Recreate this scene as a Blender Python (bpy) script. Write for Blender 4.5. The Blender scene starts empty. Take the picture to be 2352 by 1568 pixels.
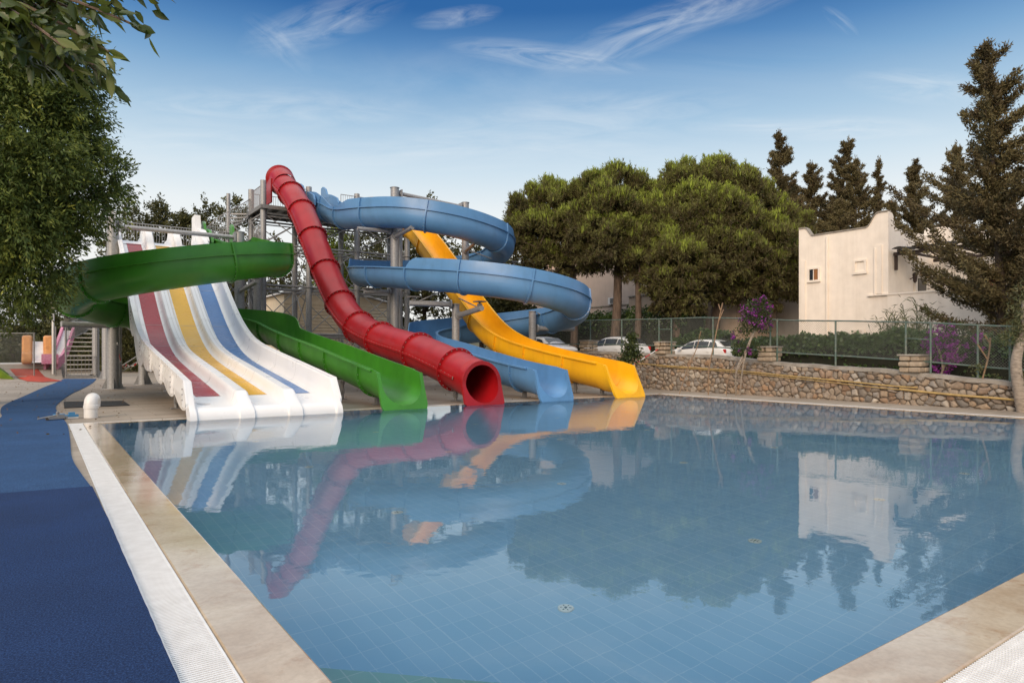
import bpy, math, random
import numpy as np
from mathutils import Vector, noise as mnoise
rng = np.random.default_rng(7); random.seed(7)
SC = bpy.context.scene; COL = SC.collection
PI = math.pi
# ------------------------------------------------------------------ survey helpers (camera at the origin, X/Y along the pool sides)
EYE, TH, FPX, CX, HY = 1.55, math.radians(35.392), 1530.0, 1176.0, 811.0
S_, C_ = math.sin(TH), math.cos(TH)
def W(d, r): return (d*S_+r*C_, d*C_-r*S_)
def onz(x, y, z=0.0):
    d = FPX*(EYE-z)/(y-HY); return W(d, d*(x-CX)/FPX)
def at(x, y, d):
    X, Y = W(d, d*(x-CX)/FPX); return (X, Y, EYE-(y-HY)/FPX*d)
def onX(x, y, X):
    k = (x-CX)/FPX; d = X/(S_+k*C_); return (X, d*C_-k*d*S_, EYE-(y-HY)/FPX*d)
def onY(x, y, Y):
    k = (x-CX)/FPX; d = Y/(C_-k*S_); return (d*S_+k*d*C_, Y, EYE-(y-HY)/FPX*d)
# ------------------------------------------------------------------ mesh helpers
class MB:
    def __init__(s): s.v = []; s.f = []
    def add(s, vs, fs):
        n = len(s.v); s.v.extend([tuple(float(c) for c in p) for p in vs]); s.f.extend([tuple(i+n for i in q) for q in fs]); return s
    def box(s, c, d, rz=0.0):
        cx, cy, cz = c; a, b, h = d[0]/2, d[1]/2, d[2]/2; co, si = math.cos(rz), math.sin(rz)
        P = []
        for z in (-h, h):
            for x, y in ((-a, -b), (a, -b), (a, b), (-a, b)): P.append((cx+x*co-y*si, cy+x*si+y*co, cz+z))
        return s.add(P, [(3, 2, 1, 0), (4, 5, 6, 7), (0, 1, 5, 4), (1, 2, 6, 5), (2, 3, 7, 6), (3, 0, 4, 7)])
    def bx(s, x0, x1, y0, y1, z0, z1): return s.box(((x0+x1)/2, (y0+y1)/2, (z0+z1)/2), (x1-x0, y1-y0, z1-z0))
    def tube(s, pts, r, n=10, caps=True):
        pts = [Vector(p) for p in pts]; m = len(pts); rs = r if isinstance(r, (list, tuple)) else [r]*m
        ref = None; P = []
        for i, p in enumerate(pts):
            t = (pts[min(i+1, m-1)]-pts[max(i-1, 0)]).normalized()
            if ref is None:
                ref = Vector((0, 0, 1)) if abs(t.z) < .9 else Vector((1, 0, 0))
            a = (ref-t*ref.dot(t)).normalized(); ref = a; b = t.cross(a)
            for k in range(n):
                q = 2*PI*k/n; P.append(p+(a*math.cos(q)+b*math.sin(q))*rs[i])
        F = []
        for i in range(m-1):
            for k in range(n):
                k2 = (k+1) % n; F.append((i*n+k, i*n+k2, (i+1)*n+k2, (i+1)*n+k))
        if caps: F += [tuple(range(n-1, -1, -1)), tuple((m-1)*n+k for k in range(n))]
        return s.add(P, F)
    def prism(s, poly, z0, z1):
        n = len(poly); P = [(x, y, z0) for x, y in poly]+[(x, y, z1) for x, y in poly]
        return s.add(P, [tuple(range(n-1, -1, -1)), tuple(range(n, 2*n))]+[(k, (k+1) % n, (k+1) % n+n, k+n) for k in range(n)])
    def strip(s, A, B, close=False):
        n = len(A); P = list(A)+list(B); m = n if close else n-1
        return s.add(P, [(k, (k+1) % n, (k+1) % n+n, k+n) for k in range(m)])
    def loft(s, rings, close=True, caps=False):
        n = len(rings[0]); P = [p for r in rings for p in r]; F = []
        for i in range(len(rings)-1):
            for k in range(n if close else n-1):
                k2 = (k+1) % n; F.append((i*n+k, i*n+k2, (i+1)*n+k2, (i+1)*n+k))
        if caps: F += [tuple(range(n-1, -1, -1)), tuple((len(rings)-1)*n+k for k in range(n))]
        return s.add(P, F)
    def lathe(s, prof, c, n=20):
        cx, cy, cz = c
        return s.loft([[(cx+r*math.cos(2*PI*k/n), cy+r*math.sin(2*PI*k/n), cz+z) for k in range(n)] for r, z in prof], True, True)
    def ball(s, c, r, n=10, m=6):
        return s.lathe([(max(r*math.sin(PI*i/m), 1e-3), -r*math.cos(PI*i/m)) for i in range(m+1)], c, n)
def build(name, mb, m, parent=None, smooth=None, loc=None, **props):
    me = bpy.data.meshes.new(name)
    off = Vector((0, 0, 0))
    q = parent
    while q is not None: off += q.location; q = q.parent
    if loc is not None: off += Vector(loc)
    me.from_pydata([(x-off.x, y-off.y, z-off.z) for x, y, z in mb.v], [], mb.f)
    if smooth is not None:
        me.polygons.foreach_set('use_smooth', [True]*len(me.polygons)); me.set_sharp_from_angle(angle=math.radians(smooth))
    me.materials.append(m); me.update()
    o = bpy.data.objects.new(name, me); COL.objects.link(o); o.parent = parent
    if loc is not None: o.location = loc
    for k, v in props.items(): o[k] = v
    return o
def thing(name, label, cat, loc=(0, 0, 0), group=None):
    o = bpy.data.objects.new(name, None); COL.objects.link(o); o.location = loc; o.empty_display_size = .2
    o['label'] = label; o['category'] = cat
    if group: o['group'] = group
    return o
def tag(o, label, cat, group=None):
    o['label'] = label; o['category'] = cat
    if group: o['group'] = group
    return o
def struct(name, mb, m, **k): return build(name, mb, m, kind='structure', **k)
def copy_tree(o, parent=None):
    c = o.copy(); COL.objects.link(c); c.parent = parent
    for ch in [x for x in bpy.data.objects if x.parent == o]: copy_tree(ch, c)
    return c
# ------------------------------------------------------------------ materials
def nt(m):
    m.use_nodes = True; t = m.node_tree; t.nodes.clear(); return t
def N(t, typ, **k):
    n = t.nodes.new(typ)
    for a, b in k.items():
        if a in n.inputs.keys() if hasattr(n, 'inputs') and not hasattr(n, a) else False: n.inputs[a].default_value = b
        else: setattr(n, a, b)
    return n
def L(t, a, b): t.links.new(a, b)
def ramp(t, fac, stops):
    r = t.nodes.new('ShaderNodeValToRGB'); e = r.color_ramp.elements
    while len(e) < len(stops): e.new(.5)
    for q, (p, c) in zip(e, stops): q.position = p; q.color = (*c, 1) if len(c) == 3 else c
    L(t, fac, r.inputs[0]); return r.outputs[0]
def noise(t, vec, scale, detail=4, rough=.55, dist=0.):
    n = t.nodes.new('ShaderNodeTexNoise'); n.inputs['Scale'].default_value = scale; n.inputs['Detail'].default_value = detail
    n.inputs['Roughness'].default_value = rough; n.inputs['Distortion'].default_value = dist
    if vec is not None: L(t, vec, n.inputs['Vector'])
    return n.outputs['Fac']
def coords(t, kind='Object', scale=(1, 1, 1), rot=(0, 0, 0), world=False):
    if world:
        o = t.nodes.new('ShaderNodeNewGeometry').outputs['Position']
    else: o = t.nodes.new('ShaderNodeTexCoord').outputs[kind]
    mp = t.nodes.new('ShaderNodeMapping'); mp.inputs['Scale'].default_value = scale; mp.inputs['Rotation'].default_value = rot
    L(t, o, mp.inputs[0]); return mp.outputs[0]
def bump(t, h, strength=.2, dist=.02, nrm=None):
    b = t.nodes.new('ShaderNodeBump'); b.inputs['Strength'].default_value = strength; b.inputs['Distance'].default_value = dist
    L(t, h, b.inputs['Height'])
    if nrm is not None: L(t, nrm, b.inputs['Normal'])
    return b.outputs[0]
def pbsdf(t, col=None, rough=.5, metal=0., spec=.5, nrm=None, coat=0.):
    p = t.nodes.new('ShaderNodeBsdfPrincipled'); o = t.nodes.new('ShaderNodeOutputMaterial')
    if isinstance(col, tuple): p.inputs['Base Color'].default_value = (*col, 1)
    elif col is not None: L(t, col, p.inputs['Base Color'])
    if isinstance(rough, float): p.inputs['Roughness'].default_value = rough
    else: L(t, rough, p.inputs['Roughness'])
    p.inputs['Metallic'].default_value = metal; p.inputs['Specular IOR Level'].default_value = spec; p.inputs['Coat Weight'].default_value = coat
    p.inputs['Coat Roughness'].default_value = .08
    if nrm is not None: L(t, nrm, p.inputs['Normal'])
    L(t, p.outputs[0], o.inputs[0]); return p
def mat(name, c1, c2=None, scale=3., rough=.5, metal=0., spec=.5, bs=0., bscale=30., coat=0., stretch=(1, 1, 1), lo=.35, hi=.65, detail=5, world=False, bdist=.02):
    m = bpy.data.materials.new(name); t = nt(m); v = coords(t, scale=stretch, world=world)
    if c2 is None: c2 = tuple(c*.85 for c in c1)
    col = ramp(t, noise(t, v, scale, detail), [(lo, c1), (hi, c2)])
    nr = bump(t, noise(t, v, bscale, 4), bs, bdist) if bs else None
    pbsdf(t, col, rough, metal, spec, nr, coat); return m
def leafmat(name, stops, rough=.5, trans=.25, spec=.35):
    m = bpy.data.materials.new(name); t = nt(m)
    a = t.nodes.new('ShaderNodeAttribute'); a.attribute_name = 'rnd'
    col = ramp(t, a.outputs['Fac'], stops)
    p = pbsdf(t, col, rough, 0., spec); o = [n for n in t.nodes if n.type == 'OUTPUT_MATERIAL'][0]
    tr = t.nodes.new('ShaderNodeBsdfTranslucent'); L(t, col, tr.inputs[0])
    mx = t.nodes.new('ShaderNodeMixShader'); mx.inputs[0].default_value = trans
    L(t, p.outputs[0], mx.inputs[1]); L(t, tr.outputs[0], mx.inputs[2]); L(t, mx.outputs[0], o.inputs[0]); return m
M = {}
def fibre(name, c, dark, rough=.3, dirt=.6, spec=.5):
    m = bpy.data.materials.new(name); t = nt(m); v = coords(t)
    a = noise(t, v, .9, 3, .55); sp = noise(t, v, 45., 3)
    col = ramp(t, a, [(.35, c), (.68, dark)])
    st = ramp(t, noise(t, coords(t, scale=(2.2, 2.2, .5)), 1.2, 3, .55), [(.5, (1, 1, 1)), (.8, (.78, .77, .74))])
    mx = t.nodes.new('ShaderNodeMix'); mx.data_type = 'RGBA'; mx.blend_type = 'MULTIPLY'; mx.inputs[0].default_value = dirt
    L(t, col, mx.inputs[6]); L(t, st, mx.inputs[7])
    rr = ramp(t, noise(t, v, 1.3, 2), [(.3, (rough,)*3), (.75, (rough+.18,)*3)])
    pbsdf(t, mx.outputs[2], rr, 0., spec, bump(t, noise(t, v, 2.5, 2), .03, .02)); M[name] = m; return m
fibre('green', (.052, .245, .020), (.040, .19, .016)); fibre('red', (.345, .006, .010), (.285, .005, .008), .34); fibre('blue', (.108, .265, .50), (.094, .232, .435)); fibre('yellow', (.90, .47, .010), (.83, .41, .010))
fibre('white_gel', (.80, .80, .80), (.78, .778, .77), .24, .12)
fibre('strip_red', (.33, .010, .022), (.30, .009, .022), .2, .1, .28); fibre('strip_yellow', (.74, .41, .02), (.70, .38, .018), .2, .1, .28); fibre('strip_blue', (.06, .18, .42), (.055, .165, .39), .2, .1, .28)
M['galv'] = mat('galvanised', (.37, .375, .38), (.27, .275, .28), 14, .5, .25, bs=.05, bscale=60)
M['galv_dark'] = mat('galvanised_weathered', (.24, .24, .24), (.17, .168, .165), 10, .55, .2)
M['bolt'] = mat('bolt_steel', (.5, .49, .46), (.36, .34, .32), 40, .4, .7)
M['pipe_white'] = mat('pvc_white', (.74, .73, .71), (.66, .645, .62), 6, .35)
M['black'] = mat('rubber_black', (.014, .014, .016), (.022, .022, .024), 30, .8, bs=.3, bscale=200)
M['greenpaint'] = mat('fence_paint', (.085, .135, .115), (.19, .19, .16), 9, .6, .1, lo=.45, hi=.75)
M['wire'] = mat('fence_wire', (.10, .115, .105), (.16, .165, .15), 9, .6, .3)
M['bark'] = mat('bark', (.16, .115, .085), (.075, .052, .040), 9, .9, bs=.8, bscale=18, stretch=(1, 1, .25), bdist=.05)
M['bark_dark'] = mat('bark_dark', (.085, .062, .046), (.045, .033, .025), 9, .9, bs=.8, bscale=18, stretch=(1, 1, .25), bdist=.05)
M['bark_pale'] = mat('bark_pale', (.38, .32, .26), (.22, .185, .15), 7, .9, bs=.6, bscale=14, stretch=(1, 1, 3), bdist=.04)
M['twig'] = mat('twig', (.30, .20, .12), (.19, .125, .08), 6, .9)
M['glass'] = mat('dark_glass', (.022, .026, .03), (.03, .034, .038), 3, .06, 0., .6)
M['tyre'] = mat('tyre', (.02, .02, .02), (.03, .03, .03), 9, .8)
M['carwhite'] = mat('car_white', (.80, .80, .79), (.76, .755, .74), 2, .25, 0., .5, coat=.6)
M['wood_dark'] = mat('wood_dark', (.05, .03, .022), (.03, .02, .018), 6, .7, stretch=(1, 6, 6))
M['terracotta'] = mat('terracotta', (.30, .095, .05), (.2, .06, .03), 6, .8)
M['hose'] = mat('hose_yellow', (.50, .35, .13), (.36, .25, .10), 5, .45)
M['tape_red'] = mat('tape_red', (.55, .03, .03), None, 6, .4); M['tape_white'] = mat('tape_white', (.75, .74, .72), None, 6, .4)
M['cream'] = mat('cream_paint', (.72, .62, .45), (.65, .55, .40), 4, .6)
M['play_orange'] = mat('play_orange', (.62, .27, .07), (.5, .2, .05), 4, .4); M['play_pink'] = mat('play_pink', (.62, .2, .34), (.72, .38, .5), 14, .4); M['play_white'] = mat('play_white', (.72, .72, .72), None, 4, .4)
M['play_green'] = mat('play_green', (.2, .3, .02), (.10, .2, .02), 2, .4)
M['redcarpet'] = mat('red_carpet', (.42, .05, .025), (.34, .04, .02), 40, .95)
M['lampglass'] = mat('lamp_glass', (.6, .55, .45), None, 4, .3)
M['tool_blue'] = mat('tool_blue', (.05, .22, .42), (.04, .17, .34), 8, .4); M['tool_grey'] = mat('tool_grey', (.25, .25, .25), None, 8, .5)
M['shutter'] = mat('wood_shutter', (.34, .15, .05), (.26, .11, .04), 5, .5)
M['concrete'] = mat('concrete', (.34, .31, .27), (.22, .195, .165), 3, .9, bs=.5, bscale=25)
# plaster with worn patches
def plaster(name, c, worn, amt=.68, streak=.25):
    m = bpy.data.materials.new(name); t = nt(m); v = coords(t)
    base = ramp(t, noise(t, v, 2.0, 6), [(.3, c), (.7, tuple(x*.9 for x in c))])
    stv = noise(t, coords(t, scale=(2.2, 2.2, .18)), 1.5, 6, .6)
    w = ramp(t, noise(t, v, .8, 7, .6), [(amt, (0, 0, 0)), (amt+.03, (1, 1, 1))])
    mx = t.nodes.new('ShaderNodeMix'); mx.data_type = 'RGBA'; L(t, w, mx.inputs[0]); L(t, base, mx.inputs[6]); mx.inputs[7].default_value = (*worn, 1)
    m2 = t.nodes.new('ShaderNodeMix'); m2.data_type = 'RGBA'; m2.blend_type = 'MULTIPLY'; m2.inputs[0].default_value = streak
    L(t, mx.outputs[2], m2.inputs[6]); L(t, ramp(t, stv, [(.42, (1, 1, 1)), (.7, (.6, .56, .5))]), m2.inputs[7])
    pbsdf(t, m2.outputs[2], .9, 0., .2, bump(t, noise(t, v, 60, 4), .25, .01)); M[name] = m
plaster('plaster_cream', (.92, .84, .745), (.6, .53, .45), .68, .18); plaster('plaster_peach', (.66, .50, .38), (.5, .4, .32), .72); plaster('plaster_pink', (.50, .42, .37), (.45, .38, .34), .72); plaster('plaster_grey', (.50, .47, .44), (.42, .4, .38), .72); plaster('plaster_rose', (.62, .46, .38), (.5, .4, .33), .74)
# deck
def deckmat():
    m = bpy.data.materials.new('deck_stone'); t = nt(m); v = coords(t, world=True)
    b = t.nodes.new('ShaderNodeTexBrick'); b.inputs['Scale'].default_value = 1.; b.inputs['Brick Width'].default_value = 1.2; b.inputs['Row Height'].default_value = .6; b.inputs['Mortar Size'].default_value = .006
    b.inputs['Color1'].default_value = (.40, .345, .285, 1); b.inputs['Color2'].default_value = (.33, .285, .235, 1); b.inputs['Mortar'].default_value = (.15, .125, .10, 1); L(t, v, b.inputs['Vector'])
    g = ramp(t, noise(t, coords(t, world=True, scale=(.5, 7, 1)), 1.5, 7, .6), [(.3, (.82, .81, .79)), (.7, (1.12, 1.1, 1.08))])
    st = ramp(t, noise(t, v, .35, 6, .6), [(.4, (1, 1, 1)), (.7, (.74, .7, .66))])
    a = t.nodes.new('ShaderNodeMix'); a.data_type = 'RGBA'; a.blend_type = 'MULTIPLY'; a.inputs[0].default_value = 1; L(t, b.outputs[0], a.inputs[6]); L(t, g, a.inputs[7])
    c = t.nodes.new('ShaderNodeMix'); c.data_type = 'RGBA'; c.blend_type = 'MULTIPLY'; c.inputs[0].default_value = 1; L(t, a.outputs[2], c.inputs[6]); L(t, st, c.inputs[7])
    pbsdf(t, c.outputs[2], .62, 0., .4, bump(t, noise(t, v, 40, 4), .15, .01)); return m
M['deck'] = deckmat()
def copingmat():
    m = bpy.data.materials.new('travertine'); t = nt(m); v = coords(t, world=True); v2 = coords(t, world=True, scale=(9, 1.1, 1))
    base = ramp(t, noise(t, v, 1.6, 8, .62, 1.2), [(.25, (.43, .315, .205)), (.45, (.52, .41, .29)), (.65, (.60, .50, .375))])
    st = ramp(t, noise(t, v, 2.7, 8, .68, .8), [(.56, (1, 1, 1)), (.72, (.68, .48, .31))])
    gr = ramp(t, noise(t, v, 26, 5, .7), [(.35, (.90, .89, .87)), (.6, (1.03, 1.02, 1.01))])
    x = base
    for o, f in ((st, .85), (gr, 1.)):
        a = t.nodes.new('ShaderNodeMix'); a.data_type = 'RGBA'; a.blend_type = 'MULTIPLY'; a.inputs[0].default_value = f; L(t, x, a.inputs[6]); L(t, o, a.inputs[7]); x = a.outputs[2]
    rr = ramp(t, noise(t, v, 1.3, 2), [(.35, (.10,)*3), (.7, (.24,)*3)])
    pbsdf(t, x, rr, 0., .5, bump(t, noise(t, v, 14, 5), .025, .02), coat=.5); return m
M['coping'] = copingmat()
def carpetmat(name, c1, c2, c3):
    m = bpy.data.materials.new(name); t = nt(m); v = coords(t, world=True)
    a = noise(t, v, 95., 3, .7); b = noise(t, v, 1.1, 5, .6)
    col = ramp(t, a, [(.36, c1), (.52, c2), (.68, c3)])
    mx = t.nodes.new('ShaderNodeMix'); mx.data_type = 'RGBA'; mx.blend_type = 'MULTIPLY'; mx.inputs[0].default_value = 1; L(t, col, mx.inputs[6]); L(t, ramp(t, b, [(.35, (.88,)*3), (.65, (1.1,)*3)]), mx.inputs[7])
    pbsdf(t, mx.outputs[2], .85, 0., .25, bump(t, a, .9, .012)); M[name] = m
carpetmat('carpet_navy', (.004, .013, .046), (.011, .037, .12), (.034, .08, .205)); carpetmat('carpet_blue', (.014, .04, .10), (.027, .08, .195), (.055, .13, .27))
def tilemat(name, c1, c2, mo):
    m = bpy.data.materials.new(name); t = nt(m); v = coords(t, world=True, rot=(0, 0, PI/2))
    b = t.nodes.new('ShaderNodeTexBrick'); b.offset = 0.; b.inputs['Scale'].default_value = 1.; b.inputs['Brick Width'].default_value = .25; b.inputs['Row Height'].default_value = .125; b.inputs['Mortar Size'].default_value = .004; b.inputs['Bias'].default_value = 0.
    b.inputs['Color1'].default_value = (*c1, 1); b.inputs['Color2'].default_value = (*c2, 1); b.inputs['Mortar'].default_value = (*mo, 1); L(t, v, b.inputs['Vector'])
    # wider joints between the sheets of tile
    b2 = t.nodes.new('ShaderNodeTexBrick'); b2.offset = 0.; b2.inputs['Scale'].default_value = 1.; b2.inputs['Brick Width'].default_value = 2.5; b2.inputs['Row Height'].default_value = 2.5; b2.inputs['Mortar Size'].default_value = .007; L(t, v, b2.inputs['Vector'])
    mx = t.nodes.new('ShaderNodeMix'); mx.data_type = 'RGBA'; L(t, b2.outputs['Fac'], mx.inputs[0]); L(t, b.outputs[0], mx.inputs[6]); mx.inputs[7].default_value = (*mo, 1)
    pbsdf(t, mx.outputs[2], .3, 0., .3); M[name] = m
tilemat('pool_tile', (.27, .49, .68), (.305, .525, .71), (.40, .60, .75)); tilemat('pool_step_tile', (.20, .40, .36), (.24, .44, .40), (.36, .52, .5))
def watermat():
    m = bpy.data.materials.new('pool_water'); t = nt(m); v = coords(t, world=True)
    h1 = noise(t, coords(t, world=True, scale=(1, 1, 1)), 1.6, 3, .5); h2 = noise(t, v, 9., 3, .5)
    n1 = bump(t, h1, .045, .05); n2 = bump(t, h2, .03, .012, n1)
    rf = t.nodes.new('ShaderNodeBsdfRefraction'); rf.inputs['IOR'].default_value = 1.333; rf.inputs['Roughness'].default_value = 0.; rf.inputs['Color'].default_value = (.92, .98, 1, 1)
    gl = t.nodes.new('ShaderNodeBsdfGlossy'); gl.inputs['Roughness'].default_value = .015; fr = t.nodes.new('ShaderNodeFresnel'); bf = t.nodes.new('ShaderNodeNewGeometry'); mr = t.nodes.new('ShaderNodeMapRange'); mr.inputs[3].default_value = 2.05; mr.inputs[4].default_value = 1.333; L(t, bf.outputs['Backfacing'], mr.inputs[0]); L(t, mr.outputs[0], fr.inputs[0])
    mx = t.nodes.new('ShaderNodeMixShader'); L(t, fr.outputs[0], mx.inputs[0]); L(t, rf.outputs[0], mx.inputs[1]); L(t, gl.outputs[0], mx.inputs[2])
    for q in (rf, gl, fr): L(t, n2, q.inputs['Normal'])
    o = t.nodes.new('ShaderNodeOutputMaterial'); L(t, mx.outputs[0], o.inputs[0]); return m
M['water'] = watermat()
M['ground'] = mat('earth', (.20, .15, .105), (.12, .095, .065), .8, .95, bs=.5, bscale=6, world=True); M['asphalt'] = mat('asphalt', (.06, .058, .055), (.045, .044, .043), 2, .9, bs=.3, bscale=60, world=True)
M['litter'] = leafmat('dry_leaf', [(0., (.16, .09, .04)), (.6, (.09, .055, .03)), (1., (.20, .14, .05))], .8, .1)
M['lf_ficus'] = leafmat('leaf_ficus', [(0., (.04, .062, .02)), (.45, (.09, .13, .032)), (.75, (.18, .215, .04)), (1., (.38, .38, .06))], .5, .25, .25)
M['lf_near'] = leafmat('leaf_near', [(0., (.04, .065, .016)), (.6, (.08, .115, .024)), (1., (.15, .18, .035))], .35, .3, .5)
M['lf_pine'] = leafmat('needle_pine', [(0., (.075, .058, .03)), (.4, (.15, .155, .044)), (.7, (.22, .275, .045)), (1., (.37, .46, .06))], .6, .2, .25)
M['lf_cyp'] = leafmat('spray_cypress', [(0., (.085, .062, .036)), (.5, (.125, .105, .05)), (.85, (.18, .155, .07)), (1., (.22, .125, .07))], .65, .15, .25)
M['lf_tree'] = leafmat('leaf_tree', [(0., (.045, .05, .02)), (.5, (.08, .085, .028)), (1., (.18, .165, .05))], .5, .25)
M['lf_lime'] = leafmat('leaf_lime', [(0., (.06, .085, .012)), (.5, (.12, .16, .02)), (1., (.22, .26, .03))], .5, .35)
M['lf_ivy'] = leafmat('leaf_ivy', [(0., (.032, .058, .017)), (.6, (.065, .118, .028)), (1., (.12, .185, .04))], .42, .15, .45)
M['lf_reed'] = leafmat('leaf_reed', [(0., (.06, .075, .03)), (.6, (.11, .125, .05)), (1., (.18, .17, .08))], .5, .3)
M['lf_boug'] = leafmat('bract_purple', [(0., (.17, .02, .19)), (.6, (.30, .045, .31)), (1., (.42, .11, .42))], .6, .35, .2)
M['lf_bougleaf'] = leafmat('leaf_bougainvillea', [(0., (.02, .035, .012)), (.6, (.045, .065, .018)), (1., (.09, .11, .03))], .5, .2)
# ------------------------------------------------------------------ foliage
def unit(v): return v/np.maximum(np.linalg.norm(v, axis=1, keepdims=True), 1e-9)
def leaves(name, P, D, ln, wd, m, parent=None, rnd=None, fold=0., props=None):
    """many leaf-sized faces: base points P, growth directions D, one lens-shaped leaf each"""
    n = len(P); D = unit(np.asarray(D, float)); P = np.asarray(P, float)
    ln = np.broadcast_to(ln, (n,))[:, None]; wd = np.broadcast_to(wd, (n,))[:, None]
    A = unit(np.cross(D, unit(rng.normal(size=(n, 3))))); B = np.cross(D, A)
    off = np.zeros(3); q = parent
    while q is not None: off += np.array(q.location); q = q.parent
    P = P-off
    if fold:
        sag = np.array([0, 0, -1.])*ln*.10
        V = np.stack([P, P+D*ln*.30+A*wd*.44+B*wd*fold, P+D*ln*.62+A*wd*.42+B*wd*fold+sag*.4, P+D*ln+sag, P+D*ln*.62-A*wd*.42+B*wd*fold+sag*.4, P+D*ln*.30-A*wd*.44+B*wd*fold, P+D*ln*.30, P+D*ln*.62+sag*.4], 1).reshape(-1, 3)
        k = np.arange(n)[:, None]*8; F = np.concatenate([k+[0, 1, 6], k+[1, 2, 6], k+[2, 7, 6], k+[2, 3, 7], k+[3, 4, 7], k+[4, 5, 7], k+[5, 6, 7], k+[5, 0, 6]], 1).reshape(-1, 3); w = 3; rep = 8
    else:
        V = np.stack([P, P+D*ln*.45+A*wd*.5, P+D*ln, P+D*ln*.45-A*wd*.5], 1).reshape(-1, 3); F = (np.arange(n)[:, None]*4+np.arange(4)).reshape(-1, 4); w = 4; rep = 1
    me = bpy.data.meshes.new(name); me.vertices.add(len(V)); me.vertices.foreach_set('co', V.ravel().astype('f4'))
    me.loops.add(F.size); me.loops.foreach_set('vertex_index', F.ravel().astype('i4'))
    me.polygons.add(len(F)); me.polygons.foreach_set('loop_start', (np.arange(len(F))*w).astype('i4'))
    me.update(calc_edges=True)
    if rnd is None: rnd = rng.random(n)
    at_ = me.attributes.new('rnd', 'FLOAT', 'FACE'); at_.data.foreach_set('value', np.repeat(np.clip(rnd, 0, 1), rep).astype('f4'))
    me.materials.append(m); o = bpy.data.objects.new(name, me); COL.objects.link(o); o.parent = parent
    for k_, v_ in (props or {}).items(): o[k_] = v_
    return o
def rdir(n): return unit(rng.normal(size=(n, 3)))
def limbs(mb, base, tips, r0, r1, bend=.3, n=7):
    b = Vector(base)
    for tp in tips:
        tp = Vector(tp); mid = (b+tp)/2+Vector((rng.normal()*bend, rng.normal()*bend, abs(rng.normal())*bend*.4)); pts = []
        for i in range(6):
            u = i/5; pts.append(b*(1-u)**2+mid*2*u*(1-u)+tp*u*u)
        mb.tube(pts, [r0+(r1-r0)*i/5 for i in range(6)], n)
def catmull(P, per=10):
    P = [Vector(p) for p in P]; out = []
    Q = [P[0]*2-P[1]]+P+[P[-1]*2-P[-2]]
    for i in range(1, len(Q)-2):
        for k in range(per):
            u = k/per; a, b, c, d = Q[i-1], Q[i], Q[i+1], Q[i+2]
            out.append(.5*((2*b)+(c-a)*u+(2*a-5*b+4*c-d)*u*u+(3*b-a-3*c+d)*u**3))
    out.append(P[-1]); return out
# ================================================================== GROUND, DECK, POOL
PX0, PX1, PY0, PY1 = 1.13, 19.1, 1.75, 17.35        # water outline
def frame_mb(o, i, z):                                # flat frame between two rectangles
    ox0, ox1, oy0, oy1 = o; ix0, ix1, iy0, iy1 = i; m = MB()
    v = [(ox0, oy0, z), (ox1, oy0, z), (ox1, oy1, z), (ox0, oy1, z), (ix0, iy0, z), (ix1, iy0, z), (ix1, iy1, z), (ix0, iy1, z)]
    return m.add(v, [(0, 1, 5, 4), (1, 2, 6, 5), (2, 3, 7, 6), (3, 0, 4, 7)])
struct('ground', frame_mb((-700, 700, -700, 900), (PX0-1, PX1+1, PY0-1, PY1+1), -.06), M['ground'])
struct('pool_deck', frame_mb((-12, 21.75, -9, 60), (PX0-.60, PX1+.42, PY0-.62, PY1+.22), 0.), M['deck'])
cm = MB(); g = .002
cm.bx(PX0-.34, PX0, PY0-.36, PY1+.001, -.25, .004); cm.bx(PX1, PX1+.20, PY0-.36, PY1+.001, -.25, .004)
cm.bx(PX0+g, PX1-g, PY0-.36, PY0, -.25, .004); cm.bx(PX0-.34, PX1+.20, PY1+.003, PY1+.12, -.25, .004)
cop = struct('coping', cm, M['coping'])
bv = cop.modifiers.new('edge', 'BEVEL'); bv.width = .012; bv.segments = 2; bv.limit_method = 'ANGLE'
bm_ = MB(); D = -1.4
bm_.add([(PX0, PY0, D), (PX1, PY0, D), (PX1, PY1, D), (PX0, PY1, D)], [(0, 1, 2, 3)])
c4 = [(PX0, PY0), (PX1, PY0), (PX1, PY1), (PX0, PY1)]
for k in range(4):
    a, b = c4[k], c4[(k+1) % 4]; bm_.add([(*a, D), (*b, D), (*b, -.26), (*a, -.26)], [(3, 2, 1, 0)])
struct('pool_floor', bm_, M['pool_tile'])
sm_ = MB(); sm_.prism([(PX0+.01, PY0+.01), (3.3, PY0+.01), (PX0+.01, 3.82)], D+.004, -.5)
struct('pool_step', sm_, M['pool_step_tile'])
wm = MB(); wm.add([(PX0+.001, PY0+.001, -.004), (PX1-.001, PY0+.001, -.004), (PX1-.001, PY1-.001, -.004), (PX0+.001, PY1-.001, -.004)], [(0, 1, 2, 3)])
struct('water', wm, M['water'])
hm = MB(); hx = np.linspace(-160, 70, 24)
hm.loft([[(x, 78+d+.0006*(x+20)**2, -.2+h*(.75+.5*mnoise.noise(Vector((x*.03, d*.02, 5))))) for x in hx] for d, h in ((0, 0.), (8, 3.5), (25, 6.6), (60, 7.5), (120, 4.))], False); M['hill'] = mat('hill_scrub', (.055, .065, .025), (.10, .085, .045), .6, .95, bs=.8, bscale=2, world=True); struct('hills', hm, M['hill'])
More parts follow.
